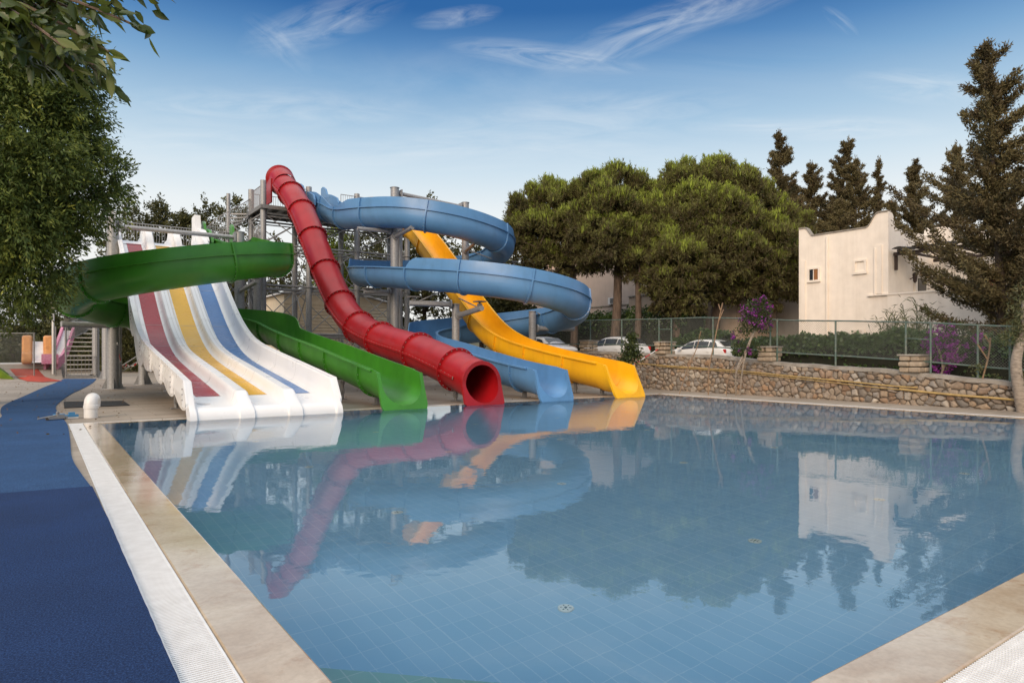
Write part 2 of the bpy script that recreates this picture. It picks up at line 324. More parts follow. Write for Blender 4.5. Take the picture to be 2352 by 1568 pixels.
# drain gratings: slats across an open channel
M['grate'] = mat('grate_plastic', (.80, .80, .79), (.72, .715, .70), 8, .4); M['channel'] = mat('channel', (.03, .028, .026), (.02, .019, .018), 4, .9)
def grate(label, x0, x1, y0, y1, along, pitch, w):
    t = thing('drain_grate', label, 'drain grate', ((x0+x1)/2, (y0+y1)/2, 0), 'drain gratings round the pool')
    s = MB(); z0, z1 = -.022, .002
    if along == 'y':
        n = int((y1-y0)/pitch)
        for k in range(n): s.bx(x0+.004, x1-.004, y0+k*pitch, y0+k*pitch+w, z0, z1)
        r = MB(); 
        for xx in (x0+.006, x0+(x1-x0)*.2, x0+(x1-x0)*.8, x1-.006): r.bx(xx-.006, xx+.006, y0, y1, -.03, .0025 if abs(xx-(x0+x1)/2) > (x1-x0)*.45 else -.006)
    else:
        n = int((x1-x0)/pitch)
        for k in range(n): s.bx(x0+k*pitch, x0+k*pitch+w, y0+.004, y1-.004, z0, z1)
        r = MB()
        for u in (.18, .5, .82): yy = y0+(y1-y0)*u; r.bx(x0, x1, yy-.006, yy+.006, -.03, -.004)
    build('slats', s, M['grate'], t, kind='stuff'); build('rail', r, M['grate'], t)
    c = MB(); c.bx(x0, x1, y0, y1, -.16, -.12); build('channel', c, M['channel'], t)
grate('long white drain grating along the blue carpet side of the pool', PX0-.595, PX0-.345, PY0-.2, PY1+.10, 'y', .024, .0125)
grate('white drain grating at the near corner of the pool beyond the stained coping', PX0+.8, 10., PY0-.615, PY0-.365, 'x', .027, .0125)
grate('narrow drain grating in front of the slide exits', PX0-.3, PX1+.2, PY1+.125, PY1+.215, 'x', .03, .02)
grate('pale drain grating between the pool and the stone wall', PX1+.205, PX1+.415, PY0-.3, PY1+.1, 'y', .02, .014)
# inlets on the pool floor
M['inlet'] = mat('inlet_plastic', (.72, .78, .74), (.66, .72, .68), 6, .5); M['inlet_dark'] = mat('inlet_slot', (.06, .12, .12), None, 6, .6)
def inlet(label, x, y):
    t = thing('pool_inlet', label, 'pool inlet', (x, y, D), 'round inlets on the pool floor')
    build('cover', MB().lathe([(.001, .002), (.068, .002), (.068, .012), (.06, .018), (.001, .020)], (x, y, D), 24), M['inlet'], t, 30)
    s = MB()
    for a in range(6):
        q = a*PI/3+.3; s.box((x+.036*math.cos(q), y+.036*math.sin(q), D+.019), (.022, .008, .005), q)
    s.lathe([(.001, .018), (.012, .018), (.012, .024), (.001, .024)], (x, y, D), 12); build('slot', s, M['inlet_dark'], t)
gx, gy = [3.5, 6.05, 8.65, 11.2, 13.8, 16.4], [4.17, 7.3, 10.5, 13.7]
rowname = ['row nearest the stained coping', 'second row from the stained coping', 'second row from the slide exits', 'row nearest the slide exits']
colname = ['first beside the carpet side', 'second from the carpet side', 'third from the carpet side', 'third from the stone wall', 'second from the stone wall', 'first beside the stone wall']
for j, y in enumerate(gy):
    for i, x in enumerate(gx):
        if (j == 0 and i == 5): continue
        inlet('round floor inlet, '+rowname[j]+', '+colname[i], x, y)
# carpets
def sheet(poly, z0, z1): return MB().prism(poly, z0, z1)
def edge_noise(poly, amp, per=.12):
    out = []
    for i in range(len(poly)):
        a, b = poly[i], poly[(i+1) % len(poly)]; n = max(1, int(math.dist(a, b)/per))
        for k in range(n):
            u = k/n; out.append((a[0]+(b[0]-a[0])*u+rng.normal()*amp, a[1]+(b[1]-a[1])*u+rng.normal()*amp))
    return out
navy = [(.535, 0.), (.535, 3.4), (.53, 5.), (.525, 7.2), (.50, 9.06), (-1.2, 9.3), (-3, 9.55), (-3, 0.)]
tag(build('carpet', MB().prism(edge_noise(navy, .0015, .12), .004, .022), M['carpet_navy']), 'dark navy loop carpet on the deck nearest the viewer', 'carpet')
rp = catmull([(.49, 9.10), (.44, 10.2), (.40, 11.8), (.46, 14.5), (.50, 17.3), (.45, 19.8), (.42, 23.7), (1.0, 30.2), (1.55, 34.4), (2.3, 41), (2.85, 47.4)], 6)
lp = catmull([(1.25, 48.4), (.7, 42), (.18, 36.7), (-.4, 30), (-.76, 26), (-.86, 24), (-.82, 22), (-.75, 20), (-1.1, 17), (-2., 14.5), (-3, 13)], 6)
poly = [(p.x, p.y) for p in rp]+[(p.x, p.y) for p in lp]+[(-3, 9.6), (-1.2, 9.34)]
tag(build('carpet', MB().prism(poly, .004, .016), M['carpet_blue']), 'brighter blue wavy-edged carpet leading away to the staircase', 'carpet')
# fallen leaves
n = 520; lx = np.where(rng.random(n) < .75, rng.uniform(-4, 2.4, n), rng.uniform(-1, 20, n)); ly = np.where(lx < 2.4, rng.uniform(15, 47, n), rng.uniform(17.7, 33, n))
leaves('leaves', np.stack([lx, ly, np.full(n, .026)+rng.random(n)*.012], 1), np.stack([rng.normal(size=n), rng.normal(size=n), rng.normal(size=n)*.12], 1), rng.uniform(.04, .08, n), rng.uniform(.02, .035, n), M['litter'], props={'kind': 'stuff'})
# ================================================================== WATER SLIDES
class Path:
    def __init__(s, pts, per=12, ds=.12, sm=26):
        P = np.array([tuple(p) for p in catmull(pts, per)])
        L_ = np.concatenate([[0], np.cumsum(np.linalg.norm(np.diff(P, axis=0), axis=1))]); s.len = L_[-1]
        u = np.linspace(0, s.len, int(s.len/ds)+1); s.P = np.stack([np.interp(u, L_, P[:, k]) for k in range(3)], 1)
        for _ in range(sm): s.P[1:-1] = s.P[1:-1]*.5+.25*(s.P[:-2]+s.P[2:])
        d = np.linalg.norm(np.diff(s.P, axis=0), axis=1); s.u = np.concatenate([[0], np.cumsum(d)]); s.len = s.u[-1]
        s.T = unit(np.gradient(s.P, s.u, axis=0)); s.N = unit(np.cross(s.T, [0, 0, 1.])); s.U = np.cross(s.N, s.T)
    def fr(s, t):
        g_ = lambda A: np.array([np.interp(t, s.u, A[:, k]) for k in range(3)])
        T = g_(s.T); T /= np.linalg.norm(T); Nn = g_(s.N); Nn /= np.linalg.norm(Nn); return g_(s.P), T, Nn, np.cross(Nn, T)
    def near(s, p): return s.u[np.argmin(np.linalg.norm(s.P-np.array(p), axis=1))]
R_, ST = .60, .28
def uprof(off, eL, eR, r=R_, st=ST, n=16):
    q = r+off
    a = [(-q+.10*eL**2*2, eL), (-q+.02*eL, eL*.5), (-q, 0.), (-q, -st)]
    a += [(-q*math.cos(PI*k/n), -st-q*math.sin(PI*k/n)) for k in range(1, n)]
    return a+[(q, -st), (q, 0.), (q-.02*eR, eR*.5), (q-.10*eR**2*2, eR)]
def put(fr, prof): P, T, Nn, U = fr; return [P+Nn*a+U*b for a, b in prof]
def hval(tab, s):
    return float(np.interp(s, [a for a, _ in tab], [b for _, b in tab])) if tab else .03
def flume(root, path, m, joints, eL, eR, end=None, s_start=0., r=R_, st=ST, bolts=True, lipL=True, lipR=True):
    cuts = [s_start]+list(joints)+[path.len if end is None else end]
    for a, b in zip(cuts[:-1], cuts[1:]):
        n = max(2, int((b-a)/.22)+1); mb = MB(); ss = np.linspace(a, b, n)
        rings = []
        for s in ss:
            l, q = hval(eL, s), hval(eR, s); rings.append(put(path.fr(s), uprof(0, l, q, r, st)+uprof(.035, l, q, r, st)[::-1]))
        mb.loft(rings, True, True); sec = build('chute_section', mb, m, root, 40)
    for side in (-1, 1):
        mb = MB(); rings = []
        for s in np.arange(s_start, cuts[-1], .25).tolist()+[cuts[-1]]:
            q = r+.025; rings.append(put(path.fr(s), [(side*q, -.035), (side*(q+.085), -.035), (side*(q+.085), .012), (side*q, .012)]))
        mb.loft(rings, True, True); build('rim', mb, m, root, 30)
    for s in joints:
        l, q = hval(eL, s), hval(eR, s); mb = MB(); rings = []
        for d in (-.028, .028): 
            f = path.fr(s+d); rings.append(put(f, uprof(.03, max(l-.01, .012), max(q-.01, .012), r, st)+uprof(.105, max(l-.01, .012), max(q-.01, .012), r, st)[::-1]))
        mb.loft(rings, True, True); fl = build('joint_flange', mb, m, root, 30)
        if bolts:
            bb = MB(); f = path.fr(s)
            for k in range(13):
                an = PI*k/12; c = f[0]-f[2]*(r+.07)*math.cos(an)+f[3]*(-st-(r+.07)*math.sin(an)); bb.tube([c-f[1]*.045, c+f[1]*.045], .014, 6)
            build('bolt', bb, M['bolt'], fl, kind='stuff')
def exit_mouth(root, m, path, xc, yt, yb, ztop, r=R_, st=ST, hw=.70, depth=.10, tube=False, r1=None):
    """sloped mouth plate with the lining that joins it to the end of the chute"""
    zc = ztop-st if not tube else ztop; r1 = r1 or r; f = path.fr(path.len)
    if tube:
        n = 36; an = [2*PI*k/n for k in range(n)]; inn = [(r*math.cos(a), zc+r*math.sin(a)) for a in an]
        bk = [f[0]+np.array([1, 0, 0])*(r1*math.cos(a))+f[3]*(r1*math.sin(a)) for a in an]
    else:
        n = 18; an = [PI+PI*k/n for k in range(n+1)]
        inn = [(-r, ztop+.02)]+[(r*math.cos(a), zc+r*math.sin(a)) for a in an]+[(r, ztop+.02)]
        loc = [(-r, .02)]+[(r*math.cos(a), -st+r*math.sin(a)) for a in an]+[(r, .02)]
        bk = [f[0]+np.array([1, 0, 0])*a+f[3]*b for a, b in loc]
    out = []
    for k, (x, z) in enumerate(inn):
        if not tube and k in (0, len(inn)-1): out.append((math.copysign(hw, x), z)); continue
        c, s = x/r, (z-zc)/r
        if tube and s >= 0: out.append((hw*c, zc+hw*s)); continue
        q = min(hw/abs(c) if abs(c) > 1e-6 else 9e9, (zc+.06)/abs(s) if abs(s) > 1e-6 else 9e9); out.append((q*c, zc+q*s))
    Y = lambda z: yb+(yt-yb)*(z/ztop) if z < ztop else yt
    mk = lambda L2, d: [(xc+a, Y(b)+d, b) for a, b in L2]
    F, O, OB, IB = mk(inn, 0), mk(out, 0), mk(out, depth), mk([(x*(1+.04/r), zc+(z-zc)*(1+.04/r)) for x, z in inn], depth)
    mb = MB(); mb.strip(F, O, tube); mb.strip(O, OB, tube); mb.strip(OB, IB, tube)
    bo = [tuple(np.array(p)+(np.array(p)-np.array(f[0]))*(.035/r1)) for p in bk]
    mb.strip([tuple(p) for p in bk], F, tube); mb.strip(IB, bo, tube)
    if not tube:
        for e in (0, -1): mb.add([F[e], O[e], OB[e], IB[e]], [(0, 1, 2, 3)]); mb.add([F[e], tuple(bk[e]), bo[e], IB[e]], [(0, 1, 2, 3)])
    return build('exit_mouth', mb, m, root, 30)
def foot_leg(root, x, y, ztop, base=0.0):
    t = MB(); t.tube([(x, y, base+.02), (x, y, ztop)], .055, 10); t.bx(x-.14, x+.14, y-.10, y+.10, base+.0045, base+.03)
    t.box((x, y, ztop*.45), (.10, .14, .16)); t.box((x, y, ztop-.06), (.13, .09, .10)); build('support_leg', t, M['galv_dark'], root, 30)
# --- green spiral
gth = thing('water_slide', 'green open spiral water slide looping over the white lane slide', 'water slide', (8.3, 17, 0), 'water slides')
GP = Path([(7.55, 36.6, 7.25), (7.6, 35.4, 7.2), (7.75, 33.4, 6.75), (8.15, 31.2, 6.25), (8.3, 29.3, 5.85), (7.75, 27.2, 5.55), (6.2, 25.75, 5.2), (4.5, 25.5, 4.85), (2.8, 26.0, 4.5), (1.5, 27.4, 4.2), (1.05, 29.3, 3.95), (1.5, 31.2, 3.75), (3.0, 32.7, 3.55), (5., 33.0, 3.4), (6.9, 32.6, 3.25), (8.0, 31.4, 3.1), (8.32, 29.8, 2.88), (8.3, 28., 2.58), (8.3, 25.5, 2.2), (8.3, 22.5, 1.80), (8.3, 19.5, 1.34), (8.3, 17.6, 1.07)])
gs = lambda p: GP.near(p)
sA = gs((8.0, 32, 6.4)); sB = gs((8.3, 28.05, 2.6))
js = [1.2]+[gs(p) for p in ((7.8, 33., 6.7), (8.3, 29.8, 5.9), (7.75, 27.2, 5.55), (5.5, 25.55, 5.05), (1.65, 27.2, 4.25), (1.1, 30.2, 3.9), (2.6, 32.4, 3.6), (5., 33, 3.4), (7.2, 32.4, 3.2), (8.3, 29.7, 2.8), (8.3, 26.6, 2.3), (8.3, 24., 2.), (8.3, 21.4, 1.6), (8.3, 18.5, 1.2))]
flume(gth, GP, M['green'], js, [(0, .03), (sA-2.2, .03), (sA-1.2, .42), (sB-.5, .42), (sB-.2, .36), (sB, .2), (sB+.15, .03)], None)
exit_mouth(gth, M['green'], GP, 8.3, 17.13, 16.75, .98)
for xs in (6.85, 8.2):                                # start fins
    pr = [(37.0, 6.7), (37.0, 8.2), (36.75, 8.25), (36.5, 8.1), (36.35, 7.75), (35.9, 7.75), (35.3, 7.6), (34.8, 7.25), (34.6, 6.9), (34.6, 6.7)]
    A = [(xs-.06, y, z) for y, z in pr]; B = [(xs+.06, y, z) for y, z in pr]; mb = MB(); n_ = len(pr)
    mb.add(A+B, [tuple(range(n_)), tuple(range(2*n_-1, n_-1, -1))]+[(k, k+n_, (k+1) % n_+n_, (k+1) % n_) for k in range(n_)]); build('start_fin', mb, M['green'], gth)
for y, z in ((18.7, .22), (21.5, .62), (24.1, .95)): foot_leg(gth, 8.3, y, z)
# --- red tube
rth = thing('water_slide', 'red closed tube water slide dropping steeply from the high tower', 'water slide', (10.98, 17, 0), 'water slides')
RP = Path([(10.98, 38.0, 11.0), (10.98, 37.35, 10.9), (10.98, 36.5, 10.45), (10.98, 35.5, 9.85), (10.98, 33.57, 8.42), (10.98, 31.33, 6.16), (10.98, 29.87, 4.75), (10.98, 28.26, 3.47), (10.98, 26.31, 2.55), (10.98, 23.76, 1.98), (10.98, 21.22, 1.60), (10.98, 19.06, 1.15), (10.98, 17.5, .77)])
RT = .595
def ring(path, s, r, n=28): f = path.fr(s); return [f[0]+f[2]*r*math.cos(2*PI*k/n)+f[3]*r*math.sin(2*PI*k/n) for k in range(n)]
rj = [RP.near((10.98, *onX(x, y, 10.98)[1:])) for x, y in ((668, 452), (695, 478), (722, 535), (745, 632), (779, 703), (822, 765), (874, 795), (962, 823), (1047, 852))]
rj = [rj[0]]+[max(s, rj[0]+1.) for s in rj[1:]]
cuts = [.3]+rj+[RP.len]
for a, b in zip(cuts[:-1], cuts[1:]):
    ss = np.linspace(a, b, max(3, int((b-a)/.25)+1)); mb = MB()
    rings = [ring(RP, s, RT+.03) for s in ss]+[ring(RP, s, RT) for s in ss[::-1]]; mb.loft(rings+[rings[0]], True); build('tube_section', mb, M['red'], rth, 40)
for s in rj:
    mb = MB(); rings = [ring(RP, s-.03, RT+.02), ring(RP, s-.03, RT+.125), ring(RP, s+.03, RT+.125), ring(RP, s+.03, RT+.02)]; mb.loft(rings+[rings[0]], True); fl = build('joint_flange', mb, M['red'], rth, 30)
    bb = MB(); f = RP.fr(s)
    for k in range(22):
        an = 2*PI*k/22; c = f[0]+(f[2]*math.cos(an)+f[3]*math.sin(an))*(RT+.08); bb.tube([c-f[1]*.05, c+f[1]*.05], .019, 6)
    build('bolt', bb, M['bolt'], fl, kind='stuff')
for sd in (-1, 1):
    mb = MB(); rings = []; bb = MB()
    for s in np.arange(1.2, RP.len-.1, .25):
        f = RP.fr(s); q = RT+.02; rings.append([f[0]+f[2]*sd*a+f[3]*b for a, b in ((q, -.04), (q+.09, -.04), (q+.09, .02), (q, .02))])
        c = f[0]+f[2]*sd*(RT+.075); bb.tube([c-f[3]*.055, c+f[3]*.035], .015, 6)
    mb.loft(rings, True, True); sf = build('seam_flange', mb, M['red'], rth, 30); build('bolt', bb, M['bolt'], sf, kind='stuff')
exit_mouth(rth, M['red'], RP, 10.98, 17.02, 16.82, .62, .58, 0, .70, .10, True, RT)
# hood over the start and the entry trough behind it
mb = MB(); rings = []
for y, z, r, tl in ((36.9, 10.75, .63, -.55), (37.3, 11.05, .66, -.42), (37.75, 11.22, .68, -.3), (37.8, 11.24, .78, -.3), (37.86, 11.26, .78, -.3), (37.86, 11.26, .66, -.3), (37.3, 11.05, .62, -.42), (36.9, 10.75, .60, -.55)):
    rings.append([(10.98+r*math.cos(2*PI*k/28), y-math.sin(tl)*-r*math.sin(2*PI*k/28), z+r*math.cos(tl)*math.sin(2*PI*k/28)) for k in range(28)])
mb.loft(rings+[rings[0]], True); build('hood', mb, M['red'], rth, 40)
for xs in (10.98-.66, 10.98+.66):
    mb = MB(); mb.bx(xs-.04, xs+.04, 37.1, 38.9, 9.75, 11.05); build('start_wall', mb, M['red'], rth)
for y, z in ((18.6, .45), (22.2, 1.1), (25.2, 1.6)): foot_leg(rth, 10.98, y, z)
# --- blue spiral
bth = thing('water_slide', 'blue open spiral water slide with two stacked loops', 'water slide', (13.75, 17, 0), 'water slides')
BP = Path([(12.75, 37.3, 9.98), (12.8, 36.4, 9.95), (12.95, 34.8, 9.5), (13.0, 33.3, 8.95), (13.2, 31., 8.65), (14.0, 28.6, 8.35), (15.6, 27.3, 8.0), (17.5, 27.2, 7.7), (19.3, 28.1, 7.48), (20.3, 29.8, 7.25), (20.35, 31.7, 7.0), (19.4, 33.5, 6.75), (17.6, 34.4, 6.5), (15.6, 34.2, 6.25), (13.9, 33.0, 6.02), (13.1, 31.2, 5.8), (13.2, 29.2, 5.58), (13.7, 26.6, 5.28), (14.4, 24.3, 5.0), (15.8, 22.5, 4.68), (17.6, 21.8, 4.32), (19.4, 22.4, 3.97), (20.4, 24.0, 3.66), (20.4, 25.9, 3.42), (19.3, 27.5, 3.2), (17.6, 28.3, 2.96), (15.8, 28.2, 2.74), (14.4, 27.4, 2.52), (13.8, 25.9, 2.28), (13.75, 24.0, 2.02), (13.75, 21.5, 1.6), (13.75, 19.2, 1.24), (13.75, 17.6, 1.06)])
bs_ = lambda p: BP.near(p)
e = .46
s1, s2, s3, s4 = bs_((13.05, 33.4, 9.1)), bs_((13.4, 32.2, 5.9)), bs_((13.72, 26.5, 5.3)), bs_((14.1, 26.9, 2.6))
bj = [.9, 2.2]+[bs_(p) for p in ((13.02, 33.2, 9.05), (13.25, 30.6, 8.8), (14.9, 27.7, 8.6), (18.7, 27.7, 8.1), (20.5, 30.8, 7.5), (19.2, 33.7, 6.9), (16.6, 34.4, 6.5), (13.7, 32.8, 6.), (13.2, 29.6, 5.6), (13.7, 26.6, 5.3), (14.6, 23.9, 4.95), (16.6, 22.05, 4.8), (19.5, 22.5, 4.4), (20.45, 25.6, 4.), (18.9, 27.8, 3.5), (16.4, 28.4, 3.1), (13.95, 26.5, 2.5), (13.75, 23.6, 2.), (13.75, 21., 1.5), (13.75, 18.6, 1.15))]
flume(bth, BP, M['blue'], bj, [(0, .45), (1.2, .4), (2.4, .16), (4., .03)], [(0, .55), (1.4, .5), (2.6, .3), (s1-.2, .10), (s1+.2, .12), (s1+1.6, e), (s2, e), (s2+.25, .03), (s3-.02, .03), (s3+.06, e*.6), (s3+.2, e*.88), (s3+.5, e), (s4-.3, e), (s4, e*.8), (s4+.06, .03)])
exit_mouth(bth, M['blue'], BP, 13.75, 17.13, 16.77, .98)
for xs in (12.1, 13.42):
    pr = [(38., 9.45), (38., 11.1), (37.7, 11.15), (37.3, 10.95), (37.05, 10.6), (36.6, 10.5), (36., 10.3), (35.5, 10.1), (35.3, 9.8), (35.3, 9.5)]
    A = [(xs-.05, y, z) for y, z in pr]; B = [(xs+.05, y, z) for y, z in pr]; mb = MB(); n_ = len(pr)
    mb.add(A+B, [tuple(range(n_)), tuple(range(2*n_-1, n_-1, -1))]+[(k, k+n_, (k+1) % n_+n_, (k+1) % n_) for k in range(n_)]); build('start_fin', mb, M['blue'], bth)
for y, z in ((18.6, .25), (21., .62), (23.6, 1.05)): foot_leg(bth, 13.75, y, z)
# --- yellow speed slide
yth = thing('water_slide', 'yellow open steep straight water slide beside the stone wall', 'water slide', (17.03, 17, 0), 'water slides')
YP = Path([(17.03, 38.8, 11.05), (17.03, 37.6, 10.95), (17.03, 36.4, 10.6), (17.03, 34.4, 9.6), (17.03, 31.9, 7.95), (17.03, 29.5, 6.05), (17.03, 27.5, 4.35), (17.03, 25.6, 2.95), (17.03, 23.9, 2.25), (17.03, 22., 1.83), (17.03, 19.7, 1.46), (17.03, 17.75, 1.2)])
ys = lambda y: YP.near((17.03, *[(y, np.interp(y, YP.P[::-1, 1], YP.P[::-1, 2]))][0]))
flume(yth, YP, M['yellow'], [ys(v) for v in (37.8, 35.5, 33.2, 31.4, 28.7, 26.3, 24.2, 22.1, 19.6)], None, None, r=.645, st=.34)
exit_mouth(yth, M['yellow'], YP, 17.03, 17.27, 16.7, 1.10, r=.645, st=.36, hw=.735)
for y, z in ((19.7, .45), (18.2, .3), (22.1, .75)): foot_leg(yth, 17.03, y, z)
# --- white multi-lane slide
wth = thing('water_slide', 'broad white three-lane water slide with red, yellow and blue lanes', 'water slide', (4.7, 17, 0), 'water slides')
XW0, XW1 = 2.88, 6.49
rim = [(37.2, 7.40), (35.8, 7.40), (34.9, 7.28), (34.2, 6.92), (32.3, 5.83), (30.4, 4.68), (28.9, 3.70), (27.6, 2.93), (26.4, 2.38), (25.2, 2.02), (23.5, 1.73), (20.5, 1.33), (17.35, .9)]
WP = Path([(0, y, z) for y, z in rim], sm=40)
lane = (XW1-XW0-.12)/3
def wprof(wall=.58, div=.30, top=0.):
    pr = [(-.05, wall), (.06, wall), (.085, wall-.03), (.10, .25), (.14, .09), (.21, .02), (.30, 0.)]
    for k in range(3):
        x0 = .06+k*lane
        if k:
            pr += [(x0-.30, 0.), (x0-.24, .02), (x0-.19, .08), (x0-.165, .18), (x0-.15, div-.045), (x0-.11, div), (x0, div+.008), (x0+.11, div), (x0+.15, div-.045), (x0+.165, .18), (x0+.19, .08), (x0+.24, .02), (x0+.30, 0.)]
    x0 = .06+3*lane
    pr += [(x0-.30, 0.), (x0-.21, .02), (x0-.14, .09), (x0-.10, .25), (x0-.085, wall-.03), (x0-.06, wall), (x0+.05, wall)]
    return pr
def wring(s, dh=0., under=0.):
    f = WP.fr(s); y, z = f[0][1], f[0][2]; nrm = f[3] if f[3][2] > 0 else -f[3]
    hd = max(0., min(1., (y-33.2)/1.5))*max(0., min(1., (36.5-y)/.5)); hd = hd*hd*(3-2*hd)
    base = f[0]-nrm*.58
    return [(XW0+a, base[1]+nrm[1]*(h+dh), base[2]+nrm[2]*(h+dh)) for a, h in wprof(.58, 0.30+.34*hd)]
sv = list(np.arange(.05, WP.len, .18))+[WP.len]
rings = [wring(s) for s in sv]
yl_, zl_ = rings[-1][6][1], rings[-1][6][2]
for y, fz, wz in ((17.15, .285, .62), (17.02, .27, .36), (16.92, .235, .255), (16.83, .16, .17), (16.78, .05, .055), (16.765, -.12, -.12)):
    sc = (wz-fz)/.58; rings.append([(XW0+a, y-(.05 if h > .15 and y < 17.1 else 0), fz+h*sc*(1.0 if h > .35 or sc < .3 else min(1., 1./max(sc, .2)*.8))) for a, h in wprof()])
mb = MB(); mb.loft(rings, False)
low = []
for r in rings:
    low.append([(x, y, z-.05) for x, y, z in r])
nr = len(rings); npf = len(rings[0]); mb.loft([l[::-1] for l in low], False)
for c in (0, npf-1):
    A = [r[c] for r in rings]; B = [(x, y, max(z-.62, -.15)) for x, y, z in A]; mb.strip(A, B)
build('chute_body', mb, M['white_gel'], wth, 35)
sd = MB()
for side, c in ((-1, 0), (1, npf-1)):                  # folded edge of the side walls
    A = [np.array(r[c]) for r in rings[:-4]]; sd.loft([[p+np.array([side*a, 0, b]) for a, b in ((.0, -.09), (.05, -.09), (.05, .012), (0., .012))] for p in A], True, True)
build('rim', sd, M['white_gel'], wth, 30)
for k, cm_ in enumerate(('strip_red', 'strip_yellow', 'strip_blue')):
    xc = XW0+.06+lane*(k+.5); mb = MB(); A, B = [], []; sa_, sb_ = WP.near((0, 34.75, 6.9)), WP.near((0, 18.2, 1.0))
    for s in [q for q in sv if sa_ < q < sb_]:
        f = WP.fr(s); nrm = f[3] if f[3][2] > 0 else -f[3]; p = f[0]-nrm*(.58-.006); A.append((xc-.29, p[1], p[2])); B.append((xc+.29, p[1], p[2]))
    mb.strip(A, B); build('lane_strip', mb, M[cm_], wth, 40)
M['seam'] = mat('seam', (.55, .545, .53), None, 9, .6)
mb = MB(); wj = [ys_ for ys_ in (33.2, 30.4, 27.9, 26.2, 24.2, 22.2, 20.2)]
for y in wj:
    s = WP.near((0, y, np.interp(y, [a for a, _ in rim][::-1], [b for _, b in rim][::-1]))); mb.loft([wring(s-.007, .013), wring(s+.007, .013)], False)
for k in (1, 2):
    x0 = XW0+.06+k*lane; A, B = [], []
    for s in np.arange(WP.near((0, 33.6, 6.3)), WP.near((0, 23.5, 1.7)), .2):
        f = WP.fr(s); nrm = f[3] if f[3][2] > 0 else -f[3]; p = f[0]-nrm*(.58-.312); A.append((x0-.006, p[1], p[2])); B.append((x0+.006, p[1], p[2]))
    mb.strip(A, B)
build('seam', mb, M['seam'], wth)
zrim = lambda y: float(np.interp(y, WP.P[::-1, 1], WP.P[::-1, 2]))
yj = [17.35, 19.1, 21.0, 23.1, 25.5, 28.2, 31.]; sp_ = MB(); A, B, C2, B2 = [], [], [], []
for y in np.arange(17.3, 29.5, .08):                  # bellied outer side of the bed, one bulge to a section
    k = next(i for i in range(len(yj)-1) if yj[i+1] > y) if y > yj[0] else 0; u = min(max((y-yj[k])/(yj[k+1]-yj[k]), 0), 1); bel = .50+.32*math.sin(PI*u)**.4*(1.15-.3*u)
    bel *= 1+.75*max(0., min(1., (y-24.)/3.)); z = zrim(y); A.append((XW0-.055, y, z-.05)); B.append((XW0-.085, y, z-.40)); C2.append((XW0-.02, y, max(z-bel, .05))); B2.append((XW0+.5, y, max(z-bel-.06, .04)))
sp_.strip(A, B); sp_.strip(B, C2); sp_.strip(C2, B2); build('side_panel', sp_, M['white_gel'], wth, 50)
for y in yj[:-1]:
    z = zrim(y); fl = MB(); fl.bx(XW0-.115, XW0-.06, y-.05, y+.05, max(z-.62, .05), z-.07); jp = build('joint_flange', fl, M['white_gel'], wth); bb = MB()
    for q in (.2, .33, .46): bb.tube([(XW0-.125, y, max(z-q, .1)), (XW0-.10, y, max(z-q, .1))], .02, 8)
    build('bolt', bb, M['black'], jp, kind='stuff')
for x, y in ((XW0+.25, 18.3), (XW1-.3, 18.5), (XW0+.25, 20.6)): foot_leg(wth, x, y, .22 if y < 20 else .5)
for xs, hh in ((XW0-.02, .9), (XW1+.02, 1.15)):      # start side walls
    pr = [(37.2, 6.4), (37.2, 7.3+hh), (36.5, 7.35+hh), (36.3, 7.75), (35.9, 7.72), (35.2, 7.55), (34.6, 7.2), (34.3, 6.9), (34.4, 6.3)]
    A = [(xs-.14, y, z) for y, z in pr]; B = [(xs+.14, y, z) for y, z in pr]; mb = MB(); n_ = len(pr)
    mb.add(A+B, [tuple(range(n_)), tuple(range(2*n_-1, n_-1, -1))]+[(k, k+n_, (k+1) % n_+n_, (k+1) % n_) for k in range(n_)]); build('start_wall', mb, M['white_gel'], wth)
# ================================================================== STEELWORK
def post(label, x, y, z, r=.22, arms=(), cone=True, group='grey steel support posts of the slides', base=0.):
    t = thing('support_post', label, 'support post', (x, y, base), group)
    c = MB(); c.lathe([(r, .004), (r, z-base)], (x, y, base), 20)
    if cone:
        for a in range(4):
            q = a*PI/2; c.add([(x+r*.9*math.cos(q), y+r*.9*math.sin(q), base+.02), (x+(r+.2)*math.cos(q), y+(r+.2)*math.sin(q), base+.02), (x+r*.9*math.cos(q), y+r*.9*math.sin(q), base+.55)], [(0, 1, 2)])
    build('column', c, M['galv'], t, 40)
    b = MB(); b.lathe([(.001, .002), (r+.24, .002), (r+.24, .03), (.001, .03)], (x, y, base), 20); build('base_plate', b, M['galv'], t, 30)
    b = MB(); b.lathe([(.001, .0), (r+.03, .0), (r+.03, .02), (.001, .05)], (x, y, z), 20); build('cap', b, M['galv'], t, 30)
    for p0, p1, rr, up in arms:
        a = MB(); a.tube([p0, p1], rr, 12); P0, P1 = Vector(p0), Vector(p1); d = (P1-P0).normalized()
        a.tube([P0-d*.02, P0+d*.05], rr*1.6, 12); arm = build('arm', a, M['galv'], t, 30)
        if up:
            s = MB(); e = P1-d*.18; s.tube([e, e+Vector((0, 0, up))], .05, 8); s.box((e.x, e.y, e.z+up), (.42, .42, .05)); s.box((e.x, e.y, e.z+up*.5), (.16, .16, .12)); build('saddle', s, M['galv_dark'], arm, 30)
            s = MB(); s.tube([P0+Vector((0, 0, up*.9+.5)), P1-d*.35+Vector((0, 0, .08))], .028, 8); build('brace', s, M['galv'], arm, 30)
    return t
post('thick grey post by the staircase carrying the green slide and the pipe beam', 2.62, 33.5, 7.35, .23, [((2.6, 33.4, 2.75), (.75, 32.9, 2.75), .13, .35), ((2.62, 33.3, 3.0), (2.62, 32.7, 3.0), .10, .2)])
